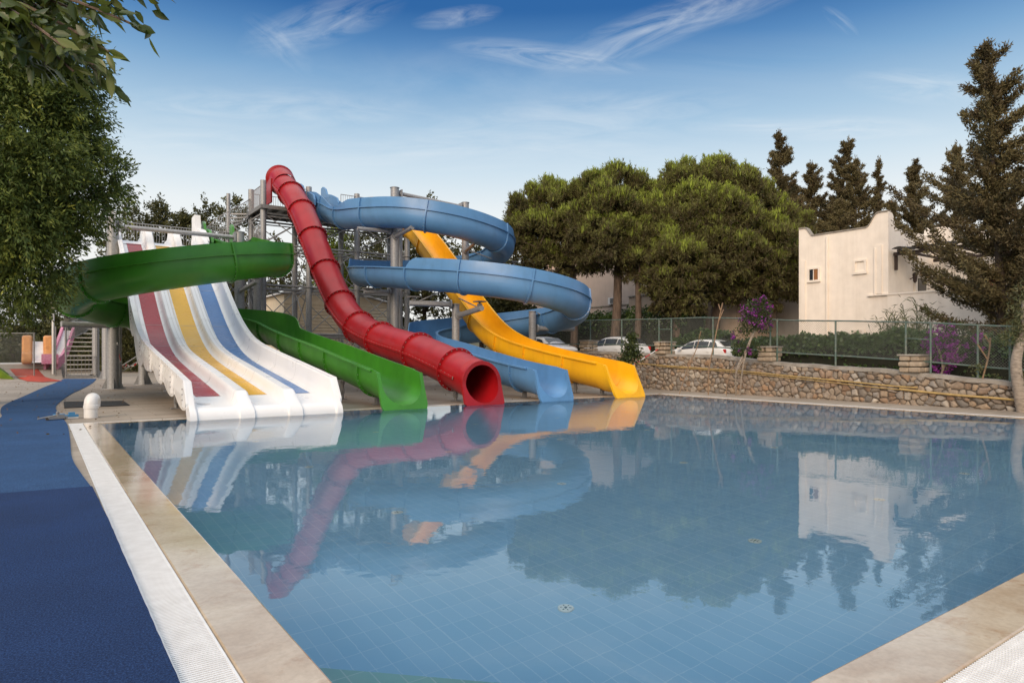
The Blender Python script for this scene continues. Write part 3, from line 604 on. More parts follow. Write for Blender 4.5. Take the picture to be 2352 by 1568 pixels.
post('grey post between the white slide and the red tube, carrying the green slide', 7.8, 33.4, 7.3, .22, [((7.8, 33.2, 4.5), (7.85, 30.4, 4.72), .10, .3), ((7.8, 33.2, 2.0), (7.9, 31.6, 2.0), .08, .15)])
bt = thing('pipe_beam', 'long grey pipe beam above the top of the white slide', 'pipe beam', (5.2, 33.45, 7.1), 'grey pipe beams between post tops')
mb = MB(); mb.tube([(2.84, 33.5, 7.05), (7.6, 33.42, 7.05)], .10, 12); build('pipe', mb, M['galv'], bt, 30); mb = MB(); mb.box((2.88, 33.5, 7.05), (.08, .34, .40)); mb.box((7.57, 33.4, 7.05), (.08, .34, .40)); build('end_plate', mb, M['galv'], bt)
post('tallest thick grey post inside the upper blue loop', 14.25, 30.0, 9.65, .205, [((14.2, 29.8, 7.25), (14.15, 27.9, 7.4), .11, .3), ((14.0, 30.0, 7.5), (12.4, 30.2, 7.5), .10, .0), ((14.0, 30., 4.55), (12.7, 30.1, 4.5), .10, .15)])
post('thinner grey post standing just behind the tallest blue-loop post', 15.05, 31.1, 9.5, .15)
post('grey post at the far end of the upper blue loop, partly behind the yellow slide', 18.3, 30.0, 9.45, .185, [((18.5, 29.9, 6.2), (21.1, 29.3, 6.2), .11, .28), ((18.2, 29.8, 6.9), (17.6, 27.9, 7.0), .09, .2)])
post('short grey post under the lower blue loop, nearest the red tube', 15.35, 26.0, 3.75, .17, [((15.1, 26.0, 3.75), (13.3, 26.5, 3.75), .13, .28), ((15.4, 25.8, 3.25), (15.2, 23.6, 3.45), .12, .3)])
post('short grey post under the lower blue loop, beyond the yellow slide', 19.4, 25.6, 3.55, .18, [((19.6, 25.5, 2.75), (21.5, 25.0, 2.75), .12, .28), ((19.4, 25.8, 2.0), (20.6, 27.4, 2.0), .10, .2)])
bt = thing('pipe_beam', 'grey pipe beam between the post tops above the upper blue loop', 'pipe beam', (16.3, 30, 9.4), 'grey pipe beams between post tops')
mb = MB(); mb.tube([(14.5, 30.0, 9.42), (18.05, 30.0, 9.22)], .10, 12); build('pipe', mb, M['galv'], bt, 30); mb = MB(); mb.box((14.58, 30., 9.42), (.06, .3, .36)); mb.box((18.0, 30., 9.22), (.06, .3, .36)); build('end_plate', mb, M['galv'], bt)
post('dark grey post standing behind the thick post by the staircase', 3.3, 46.5, 4.6, .24); post('farthest grey post right beside the staircase', 2.95, 49.8, 5.0, .20)
post('grey post under the middle of the white slide', 4.2, 37.3, 6.0, .21); post('short grey post under the foot of the white slide', 4.6, 30.5, 3.5, .20, cone=False)
def railing(root, p0, p1, h=1.1, n=None, r=.022, bar=.011, name='railing'):
    p0, p1 = Vector(p0), Vector(p1); ln = (p1-p0).length; n = n or max(2, int(ln/.125)); up = Vector((0, 0, h)); m = MB()
    m.tube([p0+up, p1+up], r, 8); m.tube([p0+Vector((0, 0, .1)), p1+Vector((0, 0, .1))], r*.8, 8); m.tube([p0, p0+up], r, 8); m.tube([p1, p1+up], r, 8)
    for k in range(1, n): q = p0+(p1-p0)*k/n; m.tube([q+Vector((0, 0, .1)), q+up], bar, 5, False)
    return build(name, m, M['galv'], root, 40)
def tower(label, xs, ys, zd, ztop, r, levels, posts_high):
    t = thing('slide_tower', label, 'slide tower', (xs[0], ys[0], 0), None)
    for x in xs:
        for y in ys:
            c = MB(); c.lathe([(r, .004), (r, ztop if (x, y) in posts_high else zd)], (x, y, 0), 16); c.lathe([(r+.15, .004), (r+.15, .03), (.001, .03)], (x, y, 0), 16)
            for lz in levels: c.lathe([(r+.002, -.02), (r+.07, -.02), (r+.07, .02), (r+.002, .02)], (x, y, lz), 14)
            build('column', c, M['galv'], t, 40)
    x0, x1, y0, y1 = xs[0]-.15, xs[-1]+.2, ys[0]-.25, ys[-1]+.25
    d = MB(); d.bx(x0, x1, y0, y1, zd+.1, zd+.14); build('deck', d, M['galv_dark'], t)
    b = MB(); b.bx(x0, x1, y0-.06, y0, zd-.06, zd+.14); b.bx(x0, x1, y1, y1+.06, zd-.06, zd+.14); b.bx(x0-.06, x0, y0, y1, zd-.06, zd+.14); b.bx(x1, x1+.06, y0, y1, zd-.06, zd+.14)
    k = x0+.35
    while k < x1: b.bx(k-.05, k+.05, y0, y1, zd-.10, zd+.098); k += .62
    build('deck_beam', b, M['galv_dark'], t)
    lv = [.6]+list(levels)+[zd-.25]
    for k in range(len(lv)-1):
        za, zb = lv[k], lv[k+1]
        for pa, pb in [((xs[i], y), (xs[i+1], y)) for i in range(len(xs)-1) for y in ys]+[((x, ys[i]), (x, ys[i+1])) for x in xs for i in range(len(ys)-1)]:
            m = MB(); m.tube([(*pa, za), (*pb, zb)], .026, 6); m.tube([(*pb, za), (*pa, zb)], .026, 6); build('cross_brace', m, M['galv'], t, 40)
            m = MB(); m.tube([(*pa, zb), (*pb, zb)], .055, 8); m.tube([(*pa, zb-.16), (*pb, zb-.16)], .035, 8); build('tie_beam', m, M['galv'], t, 40)
    return t
HX, HY_ = [9.75, 12.2, 15.0, 18.2], [36.6, 39.1]
tw = tower('tall grey steel tower carrying the red, blue and yellow slide starts', HX, HY_, 9.28, 10.75, .155, [2.6, 5.2, 7.4], {(9.75, 36.6), (9.75, 39.1), (12.2, 36.6), (15.0, 36.6), (18.2, 39.1)})
for a, b in (((9.75, 36.75, 9.42), (9.75, 38.95, 9.42)), ((9.75, 39.3, 9.42), (12.2, 39.3, 9.42)), ((12.2, 39.3, 9.42), (15., 39.3, 9.42)), ((15., 39.3, 9.42), (18.2, 39.3, 9.42)), ((18.35, 36.6, 9.42), (18.35, 39.2, 9.42)), ((14.0, 36.5, 9.42), (16.1, 36.5, 9.42)), ((11.75, 36.5, 9.42), (12.05, 36.5, 9.42))): railing(tw, a, b, 1.15)
for x, y, z in ((9.4, 36.2, .0),): pass
lt = tower('lower grey steel tower carrying the white and green slide starts', [2.9, 6.7, 9.0], [34.9, 38.2], 6.35, 7.5, .18, [3.3], {(2.9, 38.2), (6.7, 38.2)})
for a, b in (((2.9, 38.4, 6.5), (6.7, 38.4, 6.5)), ((6.95, 37.2, 6.5), (8., 37.2, 6.5)), ((6.7, 38.4, 6.5), (9., 38.4, 6.5)), ((2.75, 35.2, 6.5), (2.75, 38.2, 6.5)), ((9.2, 35.3, 6.5), (9.2, 36.4, 6.5))): railing(lt, a, b, 1.6)
# helical stair between the two towers
st = thing('spiral_stair', 'grey spiral stair joining the lower tower to the tall tower', 'staircase', (8.7, 39.6, 0), 'open-tread spiral staircases')
def spiral(root, cx, cy, z0, z1, a0, a1, n, ri, ro, rail=True):
    for k in range(n):
        a = a0+(a1-a0)*k/n; da = (a1-a0)/n*.95; z = z0+(z1-z0)*(k+1)/n; m = MB(); q = [(ri, a), (ro, a), (ro, a+da), (ri, a+da)]
        m.prism([(cx+r*math.cos(w_), cy+r*math.sin(w_)) for r, w_ in q][::(1 if a1 > a0 else -1)], z-.06, z); build('tread', m, M['galv'], root)
    m = MB(); m.lathe([(.11, 0.), (.11, z1-z0+1.1)], (cx, cy, z0), 14); build('pole', m, M['galv'], root, 40)
    if rail:
        m = MB(); pts = [(cx+ro*math.cos(a0+(a1-a0)*k/40), cy+ro*math.sin(a0+(a1-a0)*k/40), z0+(z1-z0)*k/40) for k in range(41)]
        m.tube([(x, y, z+1.15) for x, y, z in pts], .025, 8); m.tube([(x, y, z+.15) for x, y, z in pts], .02, 8)
        for x, y, z in pts: m.tube([(x, y, z+.15), (x, y, z+1.15)], .011, 5, False)
        build('railing', m, M['galv'], root, 40)
spiral(st, 8.7, 39.8, 6.5, 9.42, 2.6, 6.0, 12, .11, 1.25)
# entrance staircase at the end of the blue carpet
es = thing('spiral_stair', 'dark grey open-tread staircase with gate at the end of the blue carpet', 'staircase', (2.2, 49.6, 0), 'open-tread spiral staircases')
rise = .288
M['tread'] = mat('tread_planks', (.62, .59, .53), (.5, .47, .42), 8, .7)
for k in range(12):
    xl = 1.42+max(0, k-6.5)*.33; y = 49.6+.27*k
    m = MB(); m.bx(xl, 2.95, y, y+.30, rise*(k+1)-.06, rise*(k+1)); build('tread', m, M['tread'], es)
m = MB()
for x in (1.36, 3.0): m.tube([(x, 49.55, 0.004), (x, 49.55, 3.5 if x < 2 else 3.2)], .045, 8)
m.tube([(2.98, 49.6, .2), (2.98, 53., 3.6)], .05, 8); m.bx(1.36, 3.0, 49.40, 49.5, .004, .16); build('frame', m, M['galv_dark'], es, 30)
m = MB(); pts = [(1.36, 49.6, .9), (1.36, 51.0, 1.9)]+[(1.36+1.6*math.sin(a), 51.6+1.4*(1-math.cos(a))*1.3, 2.35+a*.75) for a in np.linspace(.1, 1.4, 12)]
m.tube([(x, y, z) for x, y, z in pts], .03, 8); m.tube([(x, y, z+1.5) for x, y, z in pts], .03, 8)
pp = catmull(pts, 3)
for p in pp: m.tube([p, p+Vector((0, 0, 1.5))], .018, 5, False)
build('railing', m, M['galv_dark'], es, 40)
m = MB()
for k in range(9): m.tube([(1.4+k*.195, 49.5, .2), (1.4+k*.195, 49.5, 1.35)], .012, 5, False)
m.tube([(1.36, 49.5, 1.35), (3., 49.5, 1.35)], .02, 8); build('gate', m, M['galv_dark'], es, 40)
# red and white chain between the posts
ch = thing('chain', 'red and white plastic chain hanging between the posts beside the staircase', 'chain')
for a, b, sg in (((2.75, 33.2, 2.0), (3.5, 37.4, 1.0), .5), ((3.5, 37.4, 1.0), (4.1, 37.2, 1.4), .25), ((4.1, 37.2, 1.4), (5.2, 39., 1.2), .3), ((4.0, 37.3, .9), (6., 39., 1.6), .2)):
    P0, P1 = Vector(a), Vector(b); mr, mw = MB(), MB(); n_ = 36; pt = [P0+(P1-P0)*k/n_-Vector((0, 0, sg*4*(k/n_)*(1-k/n_))) for k in range(n_+1)]
    for k in range(n_): (mr if (k//6) % 2 else mw).tube([pt[k], pt[k+1]], .022, 5)
    build('red_links', mr, M['tape_red'], ch); build('white_links', mw, M['tape_white'], ch)
# ================================================================== SMALL THINGS ON THE DECK
pe = thing('vent_pipe', 'white plastic elbow pipe standing on the deck beside the black mat', 'pipe', (1.02, 18.9, 0)); x, y = 1.02, 18.9
m = MB(); m.lathe([(.145, .004), (.145, .26), (.001, .26)], (x, y, 0), 24); build('pipe', m, M['pipe_white'], pe, 35)
m = MB(); m.lathe([(.147, .22), (.158, .225), (.158, .30), (.147, .31)], (x, y, 0), 24); build('collar', m, M['pipe_white'], pe, 35)
el = [(x+.045*(1-math.cos(a)), y+.10*(1-math.cos(a)), .31+.14*math.sin(a)) for a in np.linspace(0, PI, 16)]
m = MB(); m.tube([(x, y, .25)]+el+[(el[-1][0], el[-1][1], .25)], [.147]*10+[.145-.004*k for k in range(8)], 22); build('elbow', m, M['pipe_white'], pe, 40)
tag(build('mat', MB().prism([onz(148, 937.5), onz(298, 931.5), onz(283, 921.5), onz(146, 923.5)], .0045, .025), M['black']), 'black rubber mat on the deck behind the white elbow pipe', 'mat')
def px0(x, y, z=0): return onz(x, y, z)
vt = thing('pool_vacuum', 'grey pool vacuum head with long handle socket lying on the blue carpet', 'pool vacuum head', (.33, 18.1, 0), 'pool cleaning heads')
cx_, cy_ = onz(130, 965)
m = MB(); m.box((cx_, cy_, .06), (.42, .14, .05), .5); m.box((cx_+.06, cy_+.04, .10), (.16, .10, .06), .5); build('body', m, M['tool_grey'], vt); m = MB(); m.tube([(cx_+.02, cy_, .13), (cx_+.02, cy_-.02, .2)], .035, 10); m.tube([(cx_, cy_, .12), (cx_-.36, cy_-.12, .06)], .016, 8); build('handle', m, M['tool_grey'], vt, 40)
m = MB()
for a, b in ((-.17, -.1), (.15, .07)): m.tube([(cx_+a-.01, cy_+b-.05, .05), (cx_+a+.02, cy_+b+.03, .05)], .035, 10)
build('wheel', m, M['black'], vt, 40)
vt = thing('pool_vacuum', 'blue pool brush head lying next to the white elbow pipe', 'pool brush head', (.7, 18.9, 0), 'pool cleaning heads'); cx_, cy_ = onz(160, 961)
m = MB(); m.box((cx_+.02, cy_, .07), (.30, .16, .05), .1); m.box((cx_+.04, cy_, .12), (.12, .14, .06), .1); build('body', m, M['tool_blue'], vt); m = MB(); m.tube([(cx_-.1, cy_, .10), (cx_-.32, cy_+.05, .09)], .03, 8); build('handle', m, M['tool_blue'], vt, 40)
m = MB(); m.box((cx_+.03, cy_-.01, .03), (.28, .12, .04), .1); build('bristles', m, M['tape_white'], vt)
# ================================================================== CHILDREN'S AREA BEYOND THE STAIRCASE
M['platform'] = mat('platform_paint', (.55, .53, .49), (.46, .44, .40), 2, .8)
pw = MB(); pw.prism([(-9.0, 53), (1.5, 53), (1.5, 62), (-12, 62)], .0045, .85); pl = build('play_platform', pw, M['platform']); rm_ = MB(); rm_.add([(-9, 49.5, .004), (1.2, 49.5, .004), (1.2, 52.99, .56), (-9, 52.99, .56)], [(0, 1, 2, 3)]); build('ramp', rm_, M['deck'], pl); tag(pl, "pale raised concrete platform under the children's slides", 'platform')
def onramp(px, py):
    p = onz(px, py)
    if p[1] <= 49.5: return (p[0], p[1], .018)
    for Y_ in np.linspace(49.5, 52.9, 60):
        q = onY(px, py, float(Y_))
        if q[2] <= .004+(Y_-49.5)*.159: return (q[0], q[1], .018+(Y_-49.5)*.159)
    return (q[0], 52.9, .018+3.4*.159)
pts = [onramp(*p) for p in ((23, 847), (55, 847), (87, 848), (94, 856), (103, 865.5), (120, 871), (144, 875), (98, 878), (63, 876), (48, 871), (37, 865.5), (29, 856))]
c_ = [sum(p[k] for p in pts)/len(pts) for k in range(3)]; mb = MB(); mb.add(pts+[tuple(c_)], [(k, (k+1) % 12, 12) for k in range(12)])
tag(build('carpet', mb, M['redcarpet']), "red carpet patch on the pale ramp before the children's platform", 'carpet')
def kidslide(name, label, x, y, z, mbody, mlane, s=1., rz=0.):
    t = thing(name, label, 'play slide', (x, y, z)); 
    for sd in (-1, 1):
        pr = [(0, 0), (.2, 0.75), (.5, 1.55), (.95, 2.0), (1.4, 1.9), (1.7, 1.4), (2.0, .9), (2.6, .75), (2.9, .3), (2.9, 0)]
        m = MB(); A = [(x+sd*.60*s-.30*s, y-a*s+1.2, z+b*s) for a, b in pr]; B = [(x+sd*.60*s+.30*s, p[1], p[2]) for p in A]; n_ = len(pr)
        m.add(A+B, [tuple(range(n_)), tuple(range(2*n_-1, n_-1, -1))]+[(k, k+n_, (k+1) % n_+n_, (k+1) % n_) for k in range(n_)]); o = build('side_wall', m, mbody, t, 30); bv = o.modifiers.new('round', 'BEVEL'); bv.width = .27*s; bv.segments = 5
    m = MB(); q = [(.9, 1.55), (1.4, 1.2), (2., .6), (2.6, .2), (3.2, .1)]
    m.strip([(x-.32*s, y-a*s+1.2, z+b*s) for a, b in q], [(x+.32*s, y-a*s+1.2, z+b*s) for a, b in q]); build('chute', m, mlane, t, 30)
    m = MB(); m.bx(x-.5*s, x+.5*s, y+.55*s, y+1.3, z+.004, z+.9*s); build('step', m, mbody, t)
X, Y = W(44, 44*(87-CX)/FPX); kidslide('play_slide', 'orange toddler slide with a white chute on the platform', X, Y, .855, M['play_orange'], M['play_white'], .95)
X, Y = W(44.5, 44.5*(137-CX)/FPX)
t = thing('play_slide', 'pink and white striped toddler slide beside the staircase fence', 'play slide', (X, Y, .855)); m = MB(); cur = [(X+.5, Y+1., 3.1), (X+.35, Y+.6, 2.6), (X+.1, Y, 1.8), (X-.2, Y-.6, 1.2), (X-.5, Y-1.2, .9)]
for sd in (-.32, .32): m.loft([[(p[0]+sd-.07, p[1], p[2]-.4), (p[0]+sd+.07, p[1], p[2]-.4), (p[0]+sd+.07, p[1], p[2]+.3), (p[0]+sd-.07, p[1], p[2]+.3)] for p in cur], True, True)
build('side_wall', m, M['play_pink'], t); m = MB(); m.strip([(p[0]-.3, p[1], p[2]) for p in cur], [(p[0]+.3, p[1], p[2]) for p in cur]); build('chute', m, M['play_white'], t); m = MB(); m.bx(X-1.0, X-.1, Y-1.6, Y-.9, .86, 1.5); build('step', m, M['play_pink'], t)
X, Y = W(40, 40*(5-CX)/FPX); t = thing('play_slide', 'yellow-green curved play slide hanging low at the edge of the tree', 'play slide', (X, Y, 0)); m = MB()
rr_ = [[(X-3+2.1*u+math.cos(a)*.0, Y+.8*math.cos(a), 3.2-1.9*u+.65*math.sin(a)) for a in np.linspace(PI, 2*PI, 14)] for u in np.linspace(0, 1.9, 12)]; m.loft(rr_, False); build('chute', m, M['play_green'], t, 40); m = MB(); m.tube([r[0] for r in rr_], .06, 6); m.tube([r[-1] for r in rr_], .06, 6); build('rim', m, M['play_green'], t, 40)
lp = thing('lamp_post', 'slim white lamp post beside the staircase fence', 'lamp post', (*W(42, 42*(122-CX)/FPX), 0)); x, y = lp.location.x, lp.location.y
m = MB(); m.tube([(x, y, .004), (x, y, 4.3)], .07, 10); build('pole', m, M['pipe_white'], lp, 40); m = MB(); m.lathe([(.08, 4.3), (.16, 4.45), (.14, 4.75), (.02, 4.9)], (x, y, 0), 12); build('lantern', m, M['lampglass'], lp, 40)
def chainlink(name, label, segs, h0, h1, posts, pitch=.075, wr=.0028, mp='greenpaint', mw='wire', rails=(1, 1), mids=()):
    """segs: polyline of (x, y, zbase); posts: distances along it; h0/h1: mesh bottom/top above zbase"""
    t = thing(name, label, 'fence', segs[0]); P = [Vector(p) for p in segs]; L_ = [0.]
    for a, b in zip(P[:-1], P[1:]): L_.append(L_[-1]+(b-a).length)
    pt = lambda s: Vector([float(np.interp(s, L_, [p[k] for p in P])) for k in range(3)])
    Z = lambda h: Vector((0, 0, h)); tot = L_[-1]
    for s in posts:
        m = MB(); m.tube([pt(s)+Z(0), pt(s)+Z(h1+.02)], .032, 8); build('post', m, M[mp], t, 40)
    for h, f in ((h1, rails[0]), (h0, rails[1])):
        if f: m = MB(); m.tube([pt(s)+Z(h) for s in np.linspace(0, tot, max(2, int(tot/2)+1))], .024, 8); build('rail', m, M[mp], t, 40)
    for a, b, h in mids: m = MB(); m.tube([pt(a)+Z(h), pt(b)+Z(h)], .018, 6); build('rail', m, M[mp], t, 40)
    m = MB(); H = h1-h0; s = -H
    while s < tot:
        for sg in (1, -1):
            a, b = s, s+H; ya, yb_ = (0, H) if sg > 0 else (H, 0); u0, u1 = max(0, -a/H), min(1, (tot-a)/H)
            if u1-u0 < .02: continue
            q0, q1 = pt(a+H*u0)+Z(h0+ya+(yb_-ya)*u0), pt(a+H*u1)+Z(h0+ya+(yb_-ya)*u1); m.tube([q0, q1], wr, 3, False)
        s += pitch
    build('mesh', m, M[mw], t, kind='stuff'); return t
X0 = W(40, 40*(-90-CX)/FPX); X1 = W(40, 40*(81-CX)/FPX)
chainlink('chainlink_fence', 'dark chainlink fence in front of the red carpet patch', [(*X0, 0), (*X1, 0)], .15, 2.75, [0, 2.2, 4.4], .12, .006, 'galv_dark', 'wire')
X2 = W(41.5, 41.5*(128-CX)/FPX); X3 = W(46, 46*(118-CX)/FPX)
chainlink('chainlink_fence', 'dark chainlink fence panel beside the staircase gate', [(*X2, 0), (*X3, 0)], .1, 3.2, [0, 1.6, 3.2], .12, .006, 'galv_dark', 'wire')
# ================================================================== TERRAIN AND WALL ON THE FAR SIDE
def wtop(y): return float(np.interp(y, [0, 4, 7, 10, 13.8, 14.8, 16.75, 19.5, 24, 32, 45], [.45, .60, .78, 1.04, 1.22, 1.31, 1.48, 1.52, 1.65, 1.75, 1.8]))
def wx(y): return 21.34+.028*(y-6.5)
def zt(x, y): return float(np.interp(y, [-60, 0, 10, 20, 30, 60], [.1, .25, .5, .72, .85, .9]))+.22*max(0, min(1, (x-22.6)/1.5))+max(0, min(1, (x-30)/12))*.5
m = MB(); xs_ = [21.9, 24, 27, 30, 33, 36, 42, 50, 70, 110, 300]; ys_2 = [-80, -40, -15, -5, 0, 5, 10, 15, 20, 25, 30, 35, 40, 50, 70, 120, 300]
m.loft([[(max(x, wx(y)+.3) if i == 0 else x, y, zt(x, y)) for i, x in enumerate(xs_)] for y in ys_2], False); struct('terrain', m, M['ground'])
m = MB(); m.loft([[(x, y, zt(x, y)+.006) for x in (23.2, 25.5, 28.4)] for y in np.linspace(-30, 60, 46)], False); struct('road', m, M['asphalt'])
# rubble stone wall: real relief from a cell pattern
def stone_wall():
    t = thing('stone_wall', 'long rubble stone wall with concrete coping along the pool terrace', 'wall', (21.5, 15, 0))
    y0, y1, ds = -6., 44., .034; ny = int((y1-y0)/ds); nzz = 44
    yy = np.linspace(y0, y1, ny); hh = np.array([wtop(v) for v in yy]); uu = np.linspace(0, 1, nzz)
    Yg, Ug = np.meshgrid(yy, uu, indexing='ij'); Zg = Ug*(hh[:, None]-.10)
    # jittered cells
    cs = .225; ky = np.floor(Yg/cs).astype(int); kz = np.floor(Zg/(cs*.82)).astype(int)
    def hsh(a, b, s):
        v = np.sin(a*127.1+b*311.7+s*74.7)*43758.5453; return v-np.floor(v)
    f1 = np.full(Yg.shape, 9.); f2 = np.full(Yg.shape, 9.); cid = np.zeros(Yg.shape)
    for da in (-1, 0, 1):
        for db in (-1, 0, 1):
            a, b = ky+da, kz+db; py = (a+.12+.76*hsh(a, b, 1.)+.5*(b % 2))*cs; pz = (b+.12+.76*hsh(a, b, 2.))*cs*.82
            sc = .65+.75*hsh(a, b, 5.); d = np.sqrt(((Yg-py)*.85)**2+(Zg-pz)**2)/sc; h = hsh(a, b, 3.)
            upd = d < f1; f2 = np.where(upd, f1, np.minimum(f2, d)); cid = np.where(upd, h, cid); f1 = np.where(upd, d, f1)
    jw = np.array([.085*(1+.9*mnoise.noise(Vector((y*.7, 2., 9.)))) for y in yy])[:, None]; e = np.clip((f2-f1)/np.maximum(jw, .035), 0, 1); prof = e**.45
    rough = np.array([[mnoise.noise(Vector((y*5, z*5, 3.))) for z in z_] for y, z_ in zip(yy, Zg)])
    X = np.array([wx(v) for v in yy])[:, None]+.02-(.10*prof*(.55+.6*cid)+.022*rough*prof)
    V = np.stack([X, Yg, Zg], -1).reshape(-1, 3)
    i, j = np.meshgrid(np.arange(ny-1), np.arange(nzz-1), indexing='ij'); a = (i*nzz+j).ravel()
    F = np.stack([a, a+1, a+nzz+1, a+nzz], 1)
    me = bpy.data.meshes.new('stonework'); V2 = V-np.array(t.location); me.from_pydata(V2.tolist(), [], F.tolist())
    ca = me.attributes.new('stone', 'FLOAT', 'POINT'); ca.data.foreach_set('value', cid.ravel().astype('f4')); cb_ = me.attributes.new('face', 'FLOAT', 'POINT'); cb_.data.foreach_set('value', e.ravel().astype('f4'))
    mm = bpy.data.materials.new('rubble'); tt = nt(mm); v = coords(tt, world=True)
    A = tt.nodes.new('ShaderNodeAttribute'); A.attribute_name = 'stone'; B = tt.nodes.new('ShaderNodeAttribute'); B.attribute_name = 'face'
    sc_ = ramp(tt, A.outputs['Fac'], [(0., (.24, .165, .115)), (.15, (.34, .29, .235)), (.35, (.185, .175, .165)), (.5, (.38, .29, .205)), (.65, (.25, .24, .23)), (.8, (.32, .215, .14)), (.9, (.30, .28, .26)), (1., (.44, .40, .345))])
    st_ = ramp(tt, noise(tt, v, 9, 6, .65), [(.3, (.72, .70, .68)), (.7, (1.18, 1.15, 1.1))])
    x1 = tt.nodes.new('ShaderNodeMix'); x1.data_type = 'RGBA'; x1.blend_type = 'MULTIPLY'; x1.inputs[0].default_value = 1; L(tt, sc_, x1.inputs[6]); L(tt, st_, x1.inputs[7])
    x2 = tt.nodes.new('ShaderNodeMix'); x2.data_type = 'RGBA'; L(tt, ramp(tt, B.outputs['Fac'], [(.12, (0, 0, 0)), (.32, (1, 1, 1))]), x2.inputs[0]); x2.inputs[6].default_value = (.10, .08, .062, 1); L(tt, x1.outputs[2], x2.inputs[7])
    pbsdf(tt, x2.outputs[2], .9, 0., .2, bump(tt, noise(tt, v, 45, 5), .5, .02)); me.materials.append(mm); M['rubble'] = mm
    o = bpy.data.objects.new('stonework', me); COL.objects.link(o); o.parent = t
    c = MB(); yv = np.arange(y0, y1, .25)
    rings = []
    for y in yv:
        h = wtop(y)+.03*mnoise.noise(Vector((y*1.3, 0, 7))); q = .03*mnoise.noise(Vector((y*2.1, 4, 1)))
        rings.append([(wx(y)-.05+q, y, h-.11+q), (wx(y)-.03+q, y, h), (wx(y)+.40, y, h+.01), (wx(y)+.42, y, h-.12)])
    c.loft(rings, True, True); build('coping', c, M['concrete'], t, 40)
    b = MB(); b.loft([[(wx(y)+.10, y, 0.), (wx(y)+.10, y, wtop(y)-.1), (wx(y)+.40, y, wtop(y)-.1), (wx(y)+.40, y, -.1)] for y in yv], True, True); build('core', b, M['concrete'], t)
    for py in PIL:                                                     # stub pillars of stone on the wall
        z0 = wtop(py); nb = 5; mb = MB()
        for k in range(3):
            zz = z0-.02+k*.17
            for sx in (-.17, .17):
                for sy in (-.16, .16):
                    d = (.33+rng.uniform(-.06, .03), .31+rng.uniform(-.07, .05), .165-rng.uniform(0, .03)); mb.box((wx(py)+.17+sx+rng.uniform(-.03, .02), py+sy*rng.uniform(.85, 1.1), zz+.085), d, rng.uniform(-.14, .14))
        p = build('pillar', mb, M['pillar'], t); bv = p.modifiers.new('worn', 'BEVEL'); bv.width = .045; bv.segments = 3
        cp = MB(); cp.box((wx(py)+.17, py, z0+.51), (.70, .68, .05)); build('cap', cp, M['concrete'], p)
M['pillar'] = mat('pillar_stone', (.42, .34, .25), (.28, .22, .16), 5, .9, bs=.6, bscale=18, lo=.3, hi=.7)
def pil(px, X=21.6): return onX(px, 811, X)[1]
PIL = [pil(1338), pil(1517), pil(1762), pil(2100)]
stone_wall()
# green post-and-rail chainlink fence on the wall
YF = [38., PIL[0], PIL[1], PIL[2], PIL[3], 2.]
segs = [(wx(y)+.2, y, wtop(y)) for y in np.linspace(30, -1, 32)]
ytop = lambda y: float(np.interp(y, [7, 13.7, 24, 30], [2.34, 2.73, 3.20, 3.35]))
def fence_post_s(px): return 30-onX(px, 811, 21.75)[1]
chainlink('chainlink_fence', 'green pipe-framed chainlink fence on top of the stone wall', segs, .34, 1.50, sorted(fence_post_s(p) for p in (1346, 1420, 1508, 1537, 1635, 1770, 1786, 1923, 2087, 2145, 2255, 2330)), .08, .0032, mids=((fence_post_s(1508), fence_post_s(1537), 1.05), (fence_post_s(1770), fence_post_s(1745), 1.05), (fence_post_s(2145), fence_post_s(2087), 1.0)))
# hoses along the wall
def hose(label, pts, r): 
    m = MB(); m.tube(catmull(pts, 8), r, 8); tag(build('hose', m, M['hose'], None, 40), label, 'hose', 'pale yellow hoses along the stone wall')
def wallpt(px, py): y = onX(px, py, 21.38)[1]; x = wx(y)-.10; d = x*S_+y*C_; return (x, y, EYE-(py-HY)/FPX*d)
hose('upper pale yellow hose running along the stone wall', [wallpt(*p) for p in ((1420, 832), (1500, 838), (1600, 845), (1700, 852), (1800, 862), (1950, 876), (2050, 886), (2110, 890))], .022)
hose('lower thin hose sagging just under the upper wall hose', [wallpt(*p) for p in ((1500, 841), (1640, 851), (1760, 862), (1900, 877), (2020, 890), (2095, 897))], .014)
hose('thicker pale yellow hose at the tree end of the stone wall', [wallpt(*p) for p in ((2068, 893), (2110, 898), (2200, 907), (2290, 914), (2352, 920), (2420, 930))], .032)
tp = thing('barrier_tape', 'red and white barrier tape slanting up to the wall pillar', 'barrier tape'); a, b = Vector(wallpt(1440, 848)), Vector((wx(19.2)-.02, onX(1510, 811, 21.5)[1], 1.78)); a = Vector(at(1432, 852, 27.5))
for k in range(7):
    m = MB(); m.tube([a+(b-a)*k/7, a+(b-a)*(k+1)/7], .022, 5); build('red_band' if k % 2 == 0 else 'white_band', m, M['tape_red'] if k % 2 == 0 else M['tape_white'], tp)
# ================================================================== HOUSES
class House: pass
hs = thing('house', 'cream two-storey house with curved parapets and a terrace', 'house', (32, 16, .5))
HXf, Yl, Yr = 32., onX(1835, 700, 32.)[1], onX(2040, 700, 32.)[1]
zpx = lambda px, py: onX(px, py, HXf)[2]
zr_ = zpx(1900, 537)                                       # flat parapet
def parapet(y0, y1, zf, hump_l, hump_r, n=40):
    o = []
    for k in range(n+1):
        y = y0+(y1-y0)*k/n; dl, dr = abs(y-y0), abs(y1-y); z = zf
        for d_, (hh, ww) in ((dl, hump_l), (dr, hump_r)):
            if d_ < ww: 
                u = d_/ww; z = max(z, zf+hh*(1 if u < .45 else .5+.5*math.cos((u-.45)/.55*PI)))
        o.append((y, z))
    return o
th_ = .22; base_z = .4
